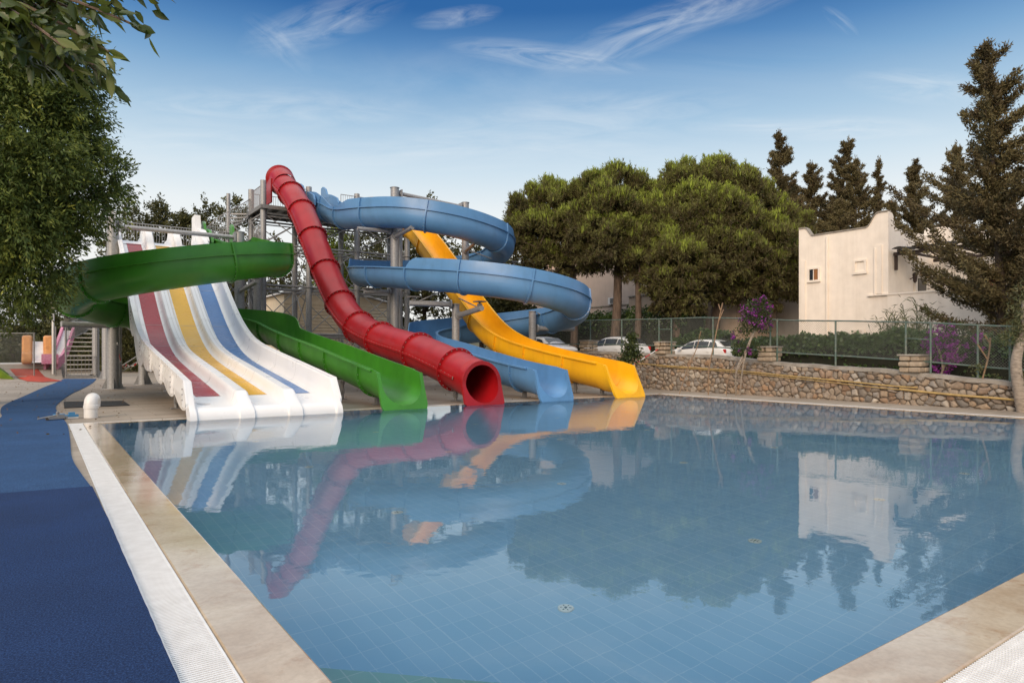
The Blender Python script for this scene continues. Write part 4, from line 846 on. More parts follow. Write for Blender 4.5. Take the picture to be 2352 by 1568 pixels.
# face toward the pool
pr = parapet(Yl, Yr, zr_, (.45, .75), (.62, 1.0)); m = MB()
A = [(HXf, y, z) for y, z in pr]+[(HXf, Yr, base_z), (HXf, Yl, base_z)]; B = [(HXf+th_, p[1], p[2]) for p in A]; n_ = len(A)
m.add(A+B, [tuple(range(n_)), tuple(range(2*n_-1, n_-1, -1))]+[(k, k+n_, (k+1) % n_+n_, (k+1) % n_) for k in range(n_)])
# return wall and set-back wall of the upper storey
XB, YC = HXf+4.6, Yr-5.4; zf_ = 4.35
def wallX(y, x0, x1, zf, z0, hl, hr):
    pr = parapet(x0, x1, zf, hl, hr); A = [(x, y, z) for x, z in pr]+[(x1, y, z0), (x0, y, z0)]; B = [(p[0], y+th_, p[2]) for p in A]; n_ = len(A)
    m.add(A+B, [tuple(range(n_)), tuple(range(2*n_-1, n_-1, -1))]+[(k, k+n_, (k+1) % n_+n_, (k+1) % n_) for k in range(n_)])
wallX(Yr-.003, HXf+.003, XB, zr_-.1, base_z, (.70, .8), (.45, .6))
pr = parapet(YC, Yr-.006, zr_-.15, (.0, .1), (.5, 1.1)); A = [(XB-.004, y, z) for y, z in pr]+[(XB-.004, Yr-.006, 2.), (XB-.004, YC, 2.)]; B = [(XB+th_, p[1], p[2]) for p in A]; n_ = len(A)
m.add(A+B, [tuple(range(n_)), tuple(range(2*n_-1, n_-1, -1))]+[(k, k+n_, (k+1) % n_+n_, (k+1) % n_) for k in range(n_)])
m.bx(HXf+.25, XB+6, Yr+.25, Yl-.002, 5., zr_-.4)            # roof slab behind the parapets
m.bx(HXf+.1, XB+6, Yl-.25, Yl, base_z, zr_-.01)
build('wall', m, M['plaster_cream'], hs)
zt_ = zpx(2035, 678)
m = MB(); m.bx(HXf-.08, HXf+.14, YC-1.5, Yr-.004, base_z, zt_); m.bx(HXf+.14, XB+4, YC-1.5, Yr-.01, 2.9, 3.1); m.bx(HXf-.12, HXf+.18, YC-1.5, Yr+.9, zt_, zt_+.07); build('terrace_wall', m, M['plaster_cream'], hs)
m = MB(); pz = parapet(Yl, Yr, zr_, (.45, .75), (.62, 1.0))
m.loft([[(HXf-.05, y, z-.004), (HXf-.05, y, z+.06), (HXf+th_+.05, y, z+.06), (HXf+th_+.05, y, z-.004)] for y, z in pz], True, True); build('coping', m, M['concrete'], hs)
def win(px0_, px1_, py0_, py1_, blind=False, root=None):
    y0, z1 = onX(px0_, py0_, HXf)[1:]; y1, z0 = onX(px1_, py1_, HXf)[1:]; ya, yb = min(y0, y1), max(y0, y1); w_ = .09
    m = MB(); x0, x1 = HXf-.07, HXf+.02; m.bx(x0, x1, ya, yb, z1-w_, z1); m.bx(x0-.02, x1, ya-.03, yb+.03, z0-.02, z0+w_); m.bx(x0, x1, ya, ya+w_, z0+w_, z1-w_); m.bx(x0, x1, yb-w_, yb, z0+w_, z1-w_)
    f = build('window', m, M['plaster_cream'], hs)
    if not blind:
        m = MB(); m.bx(HXf-.012, HXf-.004, ya+w_, yb-w_, z0+w_, z1-w_); build('pane', m, M['glass'], f)
        m = MB(); m.bx(HXf-.03, HXf-.013, ya+w_, ya+w_+(yb-ya-2*w_)*.52, z0+w_, z1-w_); build('shutter', m, M['shutter'], f)
        m = MB(); yc = ya+w_+(yb-ya-2*w_)*.54; m.bx(HXf-.035, HXf-.014, yc-.02, yc+.02, z0+w_, z1-w_); build('sash', m, M['plaster_cream'], f)
win(1856, 1884, 616, 646); win(1961, 1991, 598, 627, True); win(1853, 1882, 768, 800); win(1958, 1986, 756, 785, True)
for pxx, p0_, p1_ in ((1901, 542, 790), (2011, 570, 678)):
    y = onX(pxx, 700, HXf)[1]; m = MB(); m.tube([(HXf-.07, y, zpx(pxx, p1_)), (HXf-.07, y, zpx(pxx, p0_))], .05, 8); build('downpipe', m, M['plaster_cream'], hs, 40)
m = MB(); y = onX(1845, 700, HXf)[1]; m.bx(HXf-.05, HXf+.01, y-.13, y+.13, 3.2, zr_-1.2); y = onX(2018, 700, HXf)[1]; m.bx(HXf-.06, HXf+.01, y-.16, y+.20, zt_+.1, zr_-.9); build('pilaster', m, M['plaster_cream'], hs)
# terrace: pergola, door, lamp
m = MB(); zp = zr_-1.35
sh_ = MB(); sy = np.linspace(Yr-.15, Yr-3.4, 30); sh_.loft([[(HXf+.0, y, zp+.24+.05*math.sin(y*7)), (HXf+2.2, y, zp+.40+.05*math.sin(y*7))] for y in sy], False); sh_.loft([[(HXf+.0, y, zp+.22+.05*math.sin(y*7)), (HXf+2.2, y, zp+.38+.05*math.sin(y*7))] for y in sy[::-1]], False); M['awning'] = mat('awning_sheet', (.012, .018, .035), None, 5, .5); build('awning', sh_, M['awning'], hs)
for k in range(6): yy_ = Yr-.4-k*.72; m.box((HXf+2.2, yy_, zp+.11+.05*math.sin(k*1.7)), (4.3, .08, .11), .03*math.sin(k*2.1))
m.box((HXf+.35, Yr-2.9, zp), (.13, 5.6, .15)); m.box((HXf+4.2, Yr-2.9, zp), (.13, 5.4, .15)); m.box((HXf+.5, Yr-.12, zp-.35), (.10, .12, .75)); build('pergola', m, M['wood_dark'], hs)
m = MB(); xd = HXf+2.6; m.bx(xd, xd+1.25, Yr-.07, Yr-.008, 3.1, 5.4); d = build('door', m, M['plaster_cream'], hs); m = MB(); m.bx(xd+.2, xd+1.05, Yr-.10, Yr-.072, 3.2, 5.2); build('pane', m, M['glass'], d); m = MB(); m.bx(xd-.12, xd, Yr-.12, Yr-.008, 3.1, 5.5); m.bx(xd+1.25, xd+1.37, Yr-.12, Yr-.008, 3.1, 5.5); m.bx(xd-.12, xd+1.37, Yr-.12, Yr-.008, 5.5, 5.62); build('frame', m, M['plaster_cream'], d)
lx_, ly_, lz_ = xd-.5, Yr-.25, 5.1; l_ = thing('wall_lamp', 'black wall lantern beside the terrace door', 'wall lamp', (lx_, ly_, lz_)); m = MB(); m.tube([(lx_, Yr-.02, lz_), (lx_, ly_, lz_+.1)], .025, 6); m.lathe([(.02, .32), (.13, .2), (.11, .18), (.08, -.12), (.02, -.2)], (lx_, ly_, lz_), 6); build('lantern', m, M['wood_dark'], l_)
pl_ = thing('hanging_planter', 'dark wrought iron planter with terracotta pot hung on the terrace wall', 'planter', (XB-.2, Yr-2.6, 5.)); x, y, z = XB-.22, Yr-2.6, 4.95
m = MB(); m.lathe([(.13, -.2), (.22, .16), (.24, .2), (.02, .2)], (x, y, z), 14); build('pot', m, M['terracotta'], pl_, 30); m = MB()
for k in range(3):
    a = [(x+.05, y+(.32+.05*k)*math.cos(q), z+.02+(.32-.06*k)*math.sin(q)) for q in np.linspace(.3+k*.4, 5.8+k*.3, 18)]; m.tube(a, .025, 6)
build('bracket', m, M['wood_dark'], pl_); leaves('foliage', np.array([[x, y, z+.2]])+rng.normal(size=(160, 3))*.1, rdir(160)+[0, 0, .7], .14, .08, M['lf_bougleaf'], pl_)
def block(name, label, x0, x1, y0, y1, z0, z1, mt, extra=None):
    t = thing(name, label, 'house', (x0, y0, z0)); m = MB(); m.bx(x0, x1, y0, y1, z0, z1); build('wall', m, M[mt], t); m = MB(); m.bx(x0-.06, x1+.06, y0-.06, y1+.06, z1+.002, z1+.09); build('coping', m, M['concrete'], t)
    if extra: extra(t)
    return t
def onXr(px, X): return onX(px, 700, X)[1]
XE = 36.; block('house', 'dull pink flat-roofed house behind the blue slide loops', XE, XE+9, onXr(1475, XE), onXr(1265, XE)+9, .5, onX(1400, 600, XE)[2], 'plaster_pink')
def acu(t):
    y = onXr(1393, 35.2); z = onX(1393, 690, 35.2)[2]; a = MB(); a.box((35.85, y, z), (.28, .75, .5)); u = build('air_conditioner', a, M['play_white'], t); g_ = MB()
    for k in range(7): g_.box((35.70, y-.08, z-.16+k*.055), (.02, .42, .018))
    g_.bx(35.70, 35.708, y-.3, y+.15, z-.2, z+.2); build('grille', g_, M['galv_dark'], u)
block('house', 'low dull pink annex with an air conditioner, behind the blue slide', 35.99-.02, 36.2, onXr(1445, 36)-.3, onXr(1300, 36), .5, onX(1420, 702, 36)[2], 'plaster_pink', acu)
XG = 34.; block('house', 'peach single-storey house behind the pine trunks', XG, XG+8, onXr(1692, XG), onXr(1445, XG), .5, onX(1560, 672, XG)[2], 'plaster_peach')
m_ = [o for o in bpy.data.objects if o.get('label', '').startswith('peach single')][0]
def slabX(x, pxa, pxb, pya, pyb, th, mt, nm): a, b = onX(pxa, pya, x), onX(pxb, pyb, x); q = MB(); q.bx(x-th, x, min(a[1], b[1]), max(a[1], b[1]), min(a[2], b[2]), max(a[2], b[2])); build(nm, q, mt, m_)
slabX(34.0, 1600, 1616, 712, 760, .03, M['glass'], 'door'); slabX(34.0, 1618, 1622, 700, 760, .08, M['plaster_peach'], 'frame')
q = MB(); y = onXr(1536, 34); q.tube([(33.93, y, 3.4), (33.93, y, 5.)], .03, 6); q.tube(catmull([(33.93, y, 3.4), (33.93, y-.1, 3.15), (33.93, y-.25, 3.2)], 4), .03, 6); build('downpipe', q, M['plaster_pink'], m_)
XH = 38.; block('house', 'grey flat-roofed house between the pines and the cream house', XH, XH+6, onXr(1850, XH), onXr(1685, XH), .5, onX(1760, 676, XH)[2], 'plaster_grey')
block('house', 'pale house seen through the branches above the upper blue loop', 44, 56, 42, 56, .5, 11.2, 'plaster_rose')
# shed under the tall tower
sh = thing('shed', 'cream weatherboard shed under the tall slide tower', 'shed', (12.4, 41.2, 0)); m = MB(); x0, x1, y0, y1 = onY(652, 700, 41.2)[0], onY(900, 700, 41.2)[0], 41.2, 46.
zt0 = onY(700, 672, 41.2)[2]; zt1 = onY(895, 693, 41.2)[2]-.2
pr = [(x0, 0.004), (x1, .004), (x1, zt1), (x0+2.8, zt0+.45), (x0, zt0-.15)]
m.add([(x, y0, z) for x, z in pr]+[(x, y1, z) for x, z in pr], [(0, 1, 2, 3, 4), (9, 8, 7, 6, 5)]+[(k, k+5, (k+1) % 5+5, (k+1) % 5) for k in range(5)]); build('wall', m, M['cream'], sh)
m = MB(); zz = .15
while zz < 4.9:
    xe = x1; m.add([(x0+.02, y0-.004, zz), (xe-.02, y0-.004, zz), (xe-.02, y0-.034, zz+.02), (x0+.02, y0-.034, zz+.02), (x0+.02, y0-.004, zz+.2), (xe-.02, y0-.004, zz+.2)], [(0, 1, 2, 3), (3, 2, 5, 4)]) if zz+.2 < min(zt1, zt0-.15) else None; zz += .2
build('siding', m, M['cream'], sh); m = MB(); 
m.loft([[(x0-.3, y, zt0-.17), (x0+2.8, y, zt0+.48), (x1+.3, y, zt1-.04), (x1+.3, y, zt1+.06), (x0+2.8, y, zt0+.58), (x0-.3, y, zt0-.07)] for y in (y0-.3, y1+.3)], True, True); build('roof', m, M['play_white'], sh)
m = MB(); m.bx(x1-.10, x1+.03, y0-.05, y0-.003, .01, zt1-.02); build('corner_trim', m, M['play_white'], sh)
# ================================================================== CARS ON THE ROAD
def car_proto(label):
    t = thing('parked_car', label, 'car', (0, 0, 0), 'white cars parked behind the wall'); Lh = 2.15
    # (x, z_hood/roof, half width at top, belt z, half width)
    st = [(-2.15, .62, .60, .60, .66), (-2.08, .84, .66, .78, .76), (-1.7, .93, .72, .86, .83), (-1.15, 1.0, .72, .90, .86), (-.45, 1.40, .60, .93, .88), (.1, 1.50, .60, .95, .88), (.8, 1.49, .60, .97, .88), (1.45, 1.40, .58, 1.0, .86), (1.95, 1.05, .62, 1.0, .80), (2.1, .80, .66, .78, .76), (2.15, .55, .62, .52, .70)]
    rings = []
    for x, zr, wr, zb, wb in st:
        rings.append([(x, -wb*.93, .22), (x, -wb, .45), (x, -wb, zb*.8), (x, -wb*.985, zb), (x, -wr-.03, zr-.05), (x, -wr+.1, zr), (x, 0, zr+.02), (x, wr-.1, zr), (x, wr+.03, zr-.05), (x, wb*.985, zb), (x, wb, zb*.8), (x, wb, .45), (x, wb*.93, .22)])
    m = MB(); m.loft(rings, True, True); b = build('body', m, M['carwhite'], t, 35); sv_ = b.modifiers.new('smooth', 'SUBSURF'); sv_.levels = 1; sv_.render_levels = 2
    ip = lambda x, k: float(np.interp(x, [s[0] for s in st], [s[k] for s in st]))
    def side(x, f, sg): zr, wr, zb, wb = ip(x, 1), ip(x, 2), ip(x, 3), ip(x, 4); return (x, sg*((wb*.985)*(1-f)+(wr+.03)*f+.012), zb*(1-f)+(zr-.05)*f)
    for sg in (-1, 1):
        for xa, xb, xa2, xb2 in ((-.95, .02, -.42, .02), (.08, 1.0, .08, 1.0), (1.06, 1.66, 1.06, 1.42)):
            m = MB(); m.strip([side(xa+(xb-xa)*k/6, .10, sg) for k in range(7)], [side(xa2+(xb2-xa2)*k/6, .86, sg) for k in range(7)]); build('side_window', m, M['glass'], t)
        m = MB(); m.box((-.82, sg*.98, .98), (.16, .2, .13)); build('mirror', m, M['carwhite'], t)
        for xx in (-1.3, 1.3):
            m = MB(); m.tube([(xx, sg*.70, .31), (xx, sg*.885, .31)], .31, 20); w_ = build('wheel', m, M['tyre'], t, 40); m = MB(); m.tube([(xx, sg*.80, .31), (xx, sg*.893, .31)], .19, 14); build('rim', m, M['bolt'], w_, 40)
        m = MB(); m.box((2.03, sg*.72, .84), (.14, .10, .2)); build('taillight', m, M['tape_red'], t)
        m = MB(); m.box((.15, sg*.895, .78), (.16, .03, .03)); m.box((1.05, sg*.895, .80), (.16, .03, .03)); build('door_handle', m, M['carwhite'], t)
    tp_ = lambda x, v: (x, v*ip(x, 2), ip(x, 1)+.022)
    m = MB(); m.strip([(x, -ip(x, 2)*.9, ip(x, 1)+.018) for x in (-1.05, -.75, -.48)], [(x, ip(x, 2)*.9, ip(x, 1)+.018) for x in (-1.05, -.75, -.48)]); build('windscreen', m, M['glass'], t)
    m = MB(); m.strip([(x, -ip(x, 2)*.88, ip(x, 1)+.03) for x in (1.52, 1.7, 1.9)], [(x, ip(x, 2)*.88, ip(x, 1)+.03) for x in (1.52, 1.7, 1.9)]); build('rear_window', m, M['glass'], t)
    return t
c0 = car_proto('white hatchback with a dark rear window, parked behind the middle of the wall')
CXR = 25.6; ya, yb = onXr(1545, CXR), onXr(1688, CXR); c0.location = (CXR, (ya+yb)/2, zt(CXR, 20)+.0); c0.rotation_euler = (0, 0, -PI/2); c0.scale = ((ya-yb)/4.3,)*3
c1 = copy_tree(c0); c1['label'] = 'white car half hidden by a dark bush, parked beyond the yellow exit'; ya, yb = onXr(1352, 25.6), onXr(1474, 25.6); c1.location = (25.6, (ya+yb)/2, zt(26, 27)-.02); c1.scale = ((ya-yb)/4.3,)*3
c2 = copy_tree(c0); c2['label'] = 'white car just visible under the lower blue loop behind the wall'; ya = onXr(1310, 25.6); c2.location = (25.6, ya+2.3, zt(26, 33)-.02); c2.scale = (1.02,)*3; c2.rotation_euler = (0, 0, PI/2)
# ================================================================== TREES AND PLANTS
def broadleaf(name, label, cat, base, trunk_h, r_trunk, lumps, n_spray, per, ln, wd, mt, bark='bark', group=None, droop=.2, tips=None, inner=.25, updir=0.):
    """lumps: ellipsoids (centre, radii); sprays of leaves start on their shells and inside them"""
    t = thing(name, label, cat, base, group); b = np.array(base, float)
    m = MB(); top = (base[0], base[1], base[2]+trunk_h); m.tube([(base[0], base[1], base[2]-.1), (base[0]+.05, base[1], base[2]+trunk_h*.5), top], [r_trunk*1.25, r_trunk, r_trunk*.85], 10)
    limbs(m, top, [tuple(np.array(c)*.8+np.array(top)*.2) for c, r in lumps[:14]], r_trunk*.6, r_trunk*.12, .4); build('trunk', m, M[bark], t, 50)
    vol = np.array([r[0]*r[1]*r[2] for c, r in lumps])**.67; cnt = np.maximum(3, (vol/vol.sum()*n_spray).astype(int))
    Ps, Ds, Rn = [], [], []
    for (c, r), k in zip(lumps, cnt):
        d = rdir(k); f = np.where(rng.random(k) < inner, rng.uniform(.4, .8, k), rng.uniform(.78, 1.08, k))[:, None]; p = np.array(c)+d*np.array(r)*f
        g_ = unit(d+rng.normal(size=(k, 3))*.5+np.array([0, 0, updir-droop])); tone = rng.random(k)
        L_ = rng.uniform(.5, 1.1, k)*per[1]
        q = rng.random((k, per[0])); pos = p[:, None]+g_[:, None]*(q*L_[:, None])[..., None]+rng.normal(size=(k, per[0], 3))*per[1]*.13
        dr = g_[:, None]*.9+rng.normal(size=(k, per[0], 3))*.55+np.array([0, 0, -droop])
        Ps.append(pos.reshape(-1, 3)); Ds.append(dr.reshape(-1, 3)); Rn.append(np.clip(.30*tone[:, None]+.25*q+.40*rng.random((k, per[0]))*rng.random((k, per[0]))+.08, 0, 1).ravel())
    P = np.concatenate(Ps); n = len(P); leaves('crown', P, np.concatenate(Ds), ln*rng.uniform(.7, 1.2, n), wd*rng.uniform(.8, 1.2, n), M[mt], t, np.concatenate(Rn)); return t
def lump_at(px, py, d, rpx, rz=None, ry=None):
    k = d/FPX; return (at(px, py, d), (rpx*k, (ry or rpx)*k, (rz or rpx)*k))
# big dark tree at the carpet side
D0 = 19.0
lm = [lump_at(-60, 330, D0, 230, 300), lump_at(140, 430, D0, 120, 105), lump_at(225, 400, D0+.4, 60, 42), lump_at(80, 555, D0-.3, 78, 80), lump_at(40, 610, D0-.3, 95, 80), lump_at(90, 290, D0-.5, 105, 90), lump_at(60, 180, D0-.5, 120, 80), lump_at(140, 195, D0, 55, 45), lump_at(165, 310, D0, 52, 45), lump_at(10, 480, D0-1., 120, 110), lump_at(85, 650, D0, 50, 36), lump_at(-40, 120, D0-.5, 130, 95), lump_at(145, 475, D0, 60, 45), lump_at(258, 385, D0, 32, 24), lump_at(50, 380, D0-1.2, 95, 75), lump_at(0, 690, D0+1, 90, 40), lump_at(20, 250, D0-1.1, 105, 65), lump_at(-130, 500, D0, 180, 200), lump_at(70, 50, D0, 90, 75), lump_at(195, 435, D0+.2, 40, 26), lump_at(60, 520, D0-1.3, 70, 60), lump_at(110, 360, D0-1.4, 60, 45), lump_at(170, 235, D0, 60, 60), lump_at(110, 110, D0-.3, 80, 60), lump_at(40, 90, D0-.5, 100, 70), lump_at(185, 150, D0, 40, 40)]
bx_, by_, _ = at(-70, 900, D0+1.)
broadleaf('broadleaf_tree', 'huge dark dense tree overhanging the blue carpet', 'tree', (bx_, by_, 0), 4.5, .42, lm, 4600, (34, .62), .15, .046, 'lf_ficus', droop=.30, updir=.15)
# branch of large leaves close to the viewer
nb = thing('broadleaf_tree', 'tree with big glossy leaves reaching in overhead, near the viewer', 'tree', (*W(2.2, -5.2), 0)); x, y = nb.location.x, nb.location.y
tips = [(210, 45, 3.1), (335, 70, 3.0), (250, 120, 3.1), (245, 180, 3.2), (150, 110, 2.9), (60, 60, 3.0), (110, 150, 3.2), (190, 20, 3.3), (365, 0, 3.3), (30, 110, 2.9), (130, 40, 3.4), (285, 20, 3.3), (215, 150, 3.0), (40, 20, 3.2), (300, -20, 3.2), (90, -10, 3.1), (-20, 60, 3.0), (170, 165, 3.1), (60, 140, 3.1)]
m = MB(); m.tube([(x, y, 0), (x+.1, y, 1.6), (x+.3, y+.1, 3.0)], [.16, .14, .11], 10)
root_ = at(-260, -90, 3.1); m.tube(catmull([(x+.3, y+.1, 3.0), ((x+.3+root_[0])/2, (y+.1+root_[1])/2, 3.5), root_], 5), .06, 8)
P_, D_ = [], []
for tx, ty, td in tips:
    tip = np.array(at(tx, ty, td)); rt_ = np.array(root_); mid = (tip+rt_)/2+np.array([0, 0, .12])
    pts = [rt_*(1-u)**2+mid*2*u*(1-u)+tip*u*u for u in np.linspace(0, 1, 9)]; m.tube([tuple(p) for p in pts], [.014-.0011*k for k in range(9)], 5)
    for u in np.linspace(.42, 1., 17 if tx < 200 else 12):
        p = rt_*(1-u)**2+mid*2*u*(1-u)+tip*u*u; tg = unit(((tip-mid)*u+(mid-rt_)*(1-u))[None])[0]
        for s in range(4): P_.append(p+rng.normal(size=3)*.02); D_.append(tg*.9+rng.normal(size=3)*.55+np.array([0, 0, -.15]))
build('trunk', m, M['bark'], nb, 50); n = len(P_); leaves('crown', P_, D_, rng.uniform(.065, .12, n), rng.uniform(.028, .045, n), M['lf_near'], nb, None, .14)
# umbrella pines
def pine(label, px, D, base_py, trunk_top_py, lumps, lean=0, tr=.24):
    x, y, z = at(px, base_py, D); z = zt(x, y); t = thing('pine_tree', label, 'tree', (x, y, z), 'umbrella pines behind the wall')
    tx, ty, tz = at(px+lean, trunk_top_py, D); m = MB(); m.tube(catmull([(x, y, z-.1), ((x+tx)/2+.12, (y+ty)/2, (z+tz)/2), (tx, ty, tz)], 5), [tr*1.15-.035*tr*k for k in range(11)], 10)
    L3 = [(np.array(at(a, b+(24 if b < 540 else 8), D+dd)), r*.86*D/FPX) for a, b, r, dd in lumps]
    for c, r in L3: limbs(m, (tx, ty, tz-.4), [tuple(c-np.array([0, 0, r*.35]))], tr*.45, .035, .5, 6)
    for c, r in L3[::2]: limbs(m, tuple(c-np.array([0, 0, r*.4])), [tuple(c+rdir(1)[0]*r*.7) for _ in range(3)], .05, .015, .2, 5)
    build('trunk', m, M['bark'], t, 50)
    P, D_, Rn, Ln, Wn = [], [], [], [], []
    for c, r in L3:
        nsub = int(11+9*r); sd_ = rdir(nsub); sd_[:, 2] = np.where(sd_[:, 2] < -.6, -sd_[:, 2], sd_[:, 2]); sc = c+sd_*r*np.array([1, 1, 1.05])*(rng.uniform(.35, 1.0, nsub)**.5)[:, None]
        for q, u in zip(sc, sd_):
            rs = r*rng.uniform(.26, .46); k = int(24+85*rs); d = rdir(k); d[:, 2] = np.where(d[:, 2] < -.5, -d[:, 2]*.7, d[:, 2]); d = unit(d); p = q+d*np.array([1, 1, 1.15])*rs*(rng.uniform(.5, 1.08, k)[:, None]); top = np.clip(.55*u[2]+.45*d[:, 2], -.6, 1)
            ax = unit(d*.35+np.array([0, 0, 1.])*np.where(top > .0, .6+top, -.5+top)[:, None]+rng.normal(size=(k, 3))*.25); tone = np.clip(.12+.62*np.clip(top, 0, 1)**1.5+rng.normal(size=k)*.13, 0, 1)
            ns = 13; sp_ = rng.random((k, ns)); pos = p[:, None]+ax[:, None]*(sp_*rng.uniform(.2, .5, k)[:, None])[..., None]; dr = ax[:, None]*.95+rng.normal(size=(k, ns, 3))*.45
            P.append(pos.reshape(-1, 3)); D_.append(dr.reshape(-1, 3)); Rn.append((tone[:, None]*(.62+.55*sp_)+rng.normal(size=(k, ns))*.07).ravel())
            Ln.append(rng.uniform(.13, .26, k*ns)); Wn.append(np.full(k*ns, .042))
            kc = int(8+30*rs) if u[2] > .2 else 2; d = rdir(kc); d[:, 2] = np.abs(d[:, 2]); pc = q+unit(d+[0, 0, .5])*rs*rng.uniform(.85, 1.05, kc)[:, None]   # upright shoots
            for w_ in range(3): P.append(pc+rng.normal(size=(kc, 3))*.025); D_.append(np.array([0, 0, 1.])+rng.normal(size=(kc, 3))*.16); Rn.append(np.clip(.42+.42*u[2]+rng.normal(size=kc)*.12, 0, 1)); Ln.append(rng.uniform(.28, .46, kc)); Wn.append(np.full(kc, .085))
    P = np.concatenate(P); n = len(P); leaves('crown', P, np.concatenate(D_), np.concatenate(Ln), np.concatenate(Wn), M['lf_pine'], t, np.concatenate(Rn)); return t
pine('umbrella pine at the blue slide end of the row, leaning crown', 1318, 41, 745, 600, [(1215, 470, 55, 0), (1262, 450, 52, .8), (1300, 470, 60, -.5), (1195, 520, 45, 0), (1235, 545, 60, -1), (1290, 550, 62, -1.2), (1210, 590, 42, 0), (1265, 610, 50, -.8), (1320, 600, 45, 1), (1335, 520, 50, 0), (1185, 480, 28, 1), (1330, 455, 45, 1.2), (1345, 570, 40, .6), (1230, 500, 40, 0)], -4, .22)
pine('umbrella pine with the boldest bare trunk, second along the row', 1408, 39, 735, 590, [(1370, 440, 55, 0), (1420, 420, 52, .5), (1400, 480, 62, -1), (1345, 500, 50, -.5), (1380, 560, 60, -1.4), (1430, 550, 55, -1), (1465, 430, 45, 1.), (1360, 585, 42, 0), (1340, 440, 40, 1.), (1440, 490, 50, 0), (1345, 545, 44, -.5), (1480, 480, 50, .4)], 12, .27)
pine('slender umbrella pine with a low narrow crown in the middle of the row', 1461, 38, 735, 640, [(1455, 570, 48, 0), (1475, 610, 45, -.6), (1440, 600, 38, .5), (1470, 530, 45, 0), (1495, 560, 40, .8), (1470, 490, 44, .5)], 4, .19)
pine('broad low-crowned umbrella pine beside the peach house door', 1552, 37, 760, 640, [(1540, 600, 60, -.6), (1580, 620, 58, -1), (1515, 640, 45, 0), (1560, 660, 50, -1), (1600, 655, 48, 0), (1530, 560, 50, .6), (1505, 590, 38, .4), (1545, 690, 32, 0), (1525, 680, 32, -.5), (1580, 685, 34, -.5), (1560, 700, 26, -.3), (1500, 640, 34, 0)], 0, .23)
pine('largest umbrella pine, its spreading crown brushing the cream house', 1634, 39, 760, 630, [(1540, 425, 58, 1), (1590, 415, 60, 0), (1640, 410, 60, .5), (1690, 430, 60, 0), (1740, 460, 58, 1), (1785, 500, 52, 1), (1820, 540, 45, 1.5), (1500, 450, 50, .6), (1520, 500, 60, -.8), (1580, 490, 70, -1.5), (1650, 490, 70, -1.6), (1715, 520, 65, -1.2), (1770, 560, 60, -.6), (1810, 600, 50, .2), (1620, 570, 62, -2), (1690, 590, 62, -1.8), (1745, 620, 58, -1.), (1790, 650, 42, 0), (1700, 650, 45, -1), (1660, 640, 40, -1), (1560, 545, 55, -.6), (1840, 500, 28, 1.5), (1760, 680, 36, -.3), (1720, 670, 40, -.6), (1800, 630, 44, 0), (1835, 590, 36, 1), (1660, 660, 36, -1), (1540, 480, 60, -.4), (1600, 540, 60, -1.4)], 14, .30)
# dark cypresses
def cypress(label, px, D, top_py, base_py, wpx, lean=0, dens=1., name='cypress_tree', group='dark cypress trees', ragged=.5, z0=None, ls=1.3):
    x, y, _ = at(px, base_py, D); z = zt(x, y) if z0 is None else z0; t = thing(name, label, 'tree', (x, y, z), group); tx, ty, tz = at(px+lean, top_py, D); H = tz-z; Wd = wpx*D/FPX
    m = MB(); ax = lambda u: np.array([x+(tx-x)*u, y+(ty-y)*u, z+H*u]); m.tube([tuple(ax(u)) for u in np.linspace(0, .97, 8)], [max(.02, (.018*H)*(1-u)) for u in np.linspace(0, 1, 8)], 9)
    nbr = int(72*dens*max(1, H/9)); P, D_, Rn = [], [], []
    for k in range(nbr):
        u = .10+.88*(k+rng.random())/nbr; a = rng.uniform(0, 2*PI); R = Wd*min(1, (1-u)*1.55+.05)**.9*min(1, .35+u*2.2)*rng.uniform(1-ragged*1.5, 1+ragged*.6)
        d = np.array([math.cos(a), math.sin(a), 0.]); b = ax(u); el = rng.uniform(.15, .65); e = b+d*R+np.array([0, 0, R*el])
        m.tube([tuple(b), tuple((b+e)/2+np.array([0, 0, -.05*R])), tuple(e)], [.035*(1-u)+.012, .02, .008], 4, False)
        n = int(34+105*R*dens); q = rng.uniform(.12, 1.08, n)[:, None]; pos = b+(e-b)*q+np.array([0, 0, .22*R])*q**3-np.array([0, 0, .10*R])*q+rng.normal(size=(n, 3))*np.array([.13, .13, .12])*(.32+.42*R**.5)*(1.2-.75*q); dr = (e-b)/max(R, .2)*.55+rng.normal(size=(n, 3))*.5+np.array([0, 0, .35]); tn = rng.random()
        for s in range(3): P.append(pos+rng.normal(size=(n, 3))*.05); D_.append(dr+rng.normal(size=(n, 3))*.45); Rn.append(np.clip(.45*tn+.5*rng.random(n), 0, 1))
    n = 60; pos = ax(1.)+rng.normal(size=(n, 3))*.09-np.array([0, 0, 1])*rng.random((n, 1))*.8; P.append(pos); D_.append(rng.normal(size=(n, 3))*.35+[0, 0, 1.]); Rn.append(rng.random(n))
    build('trunk', m, M['bark_dark'], t, 50); P = np.concatenate(P); n = len(P); leaves('crown', P, np.concatenate(D_), rng.uniform(.10, .2, n)*ls, rng.uniform(.035, .06, n)*ls, M['lf_cyp'], t, np.concatenate(Rn)); return t
cypress('pointed dark cypress just right of the largest pine', 1795, 52, 300, 780, 80, -5)
cypress('bushy dark cypress next to the pointed one', 1862, 53, 372, 780, 75, 2)
cypress('dark cypress with a windblown leaning top above the cream house', 1905, 54, 318, 780, 85, 42)
cypress('broad dark cypress behind the middle of the cream house roof', 1968, 52, 362, 780, 88, -3)
cypress('slim young cypress above the curved parapet hump', 2018, 55, 362, 780, 36, 0, .8)
cypress('pale-tipped cypress between the slim one and the tallest cypress', 2098, 52, 368, 780, 85, 2)
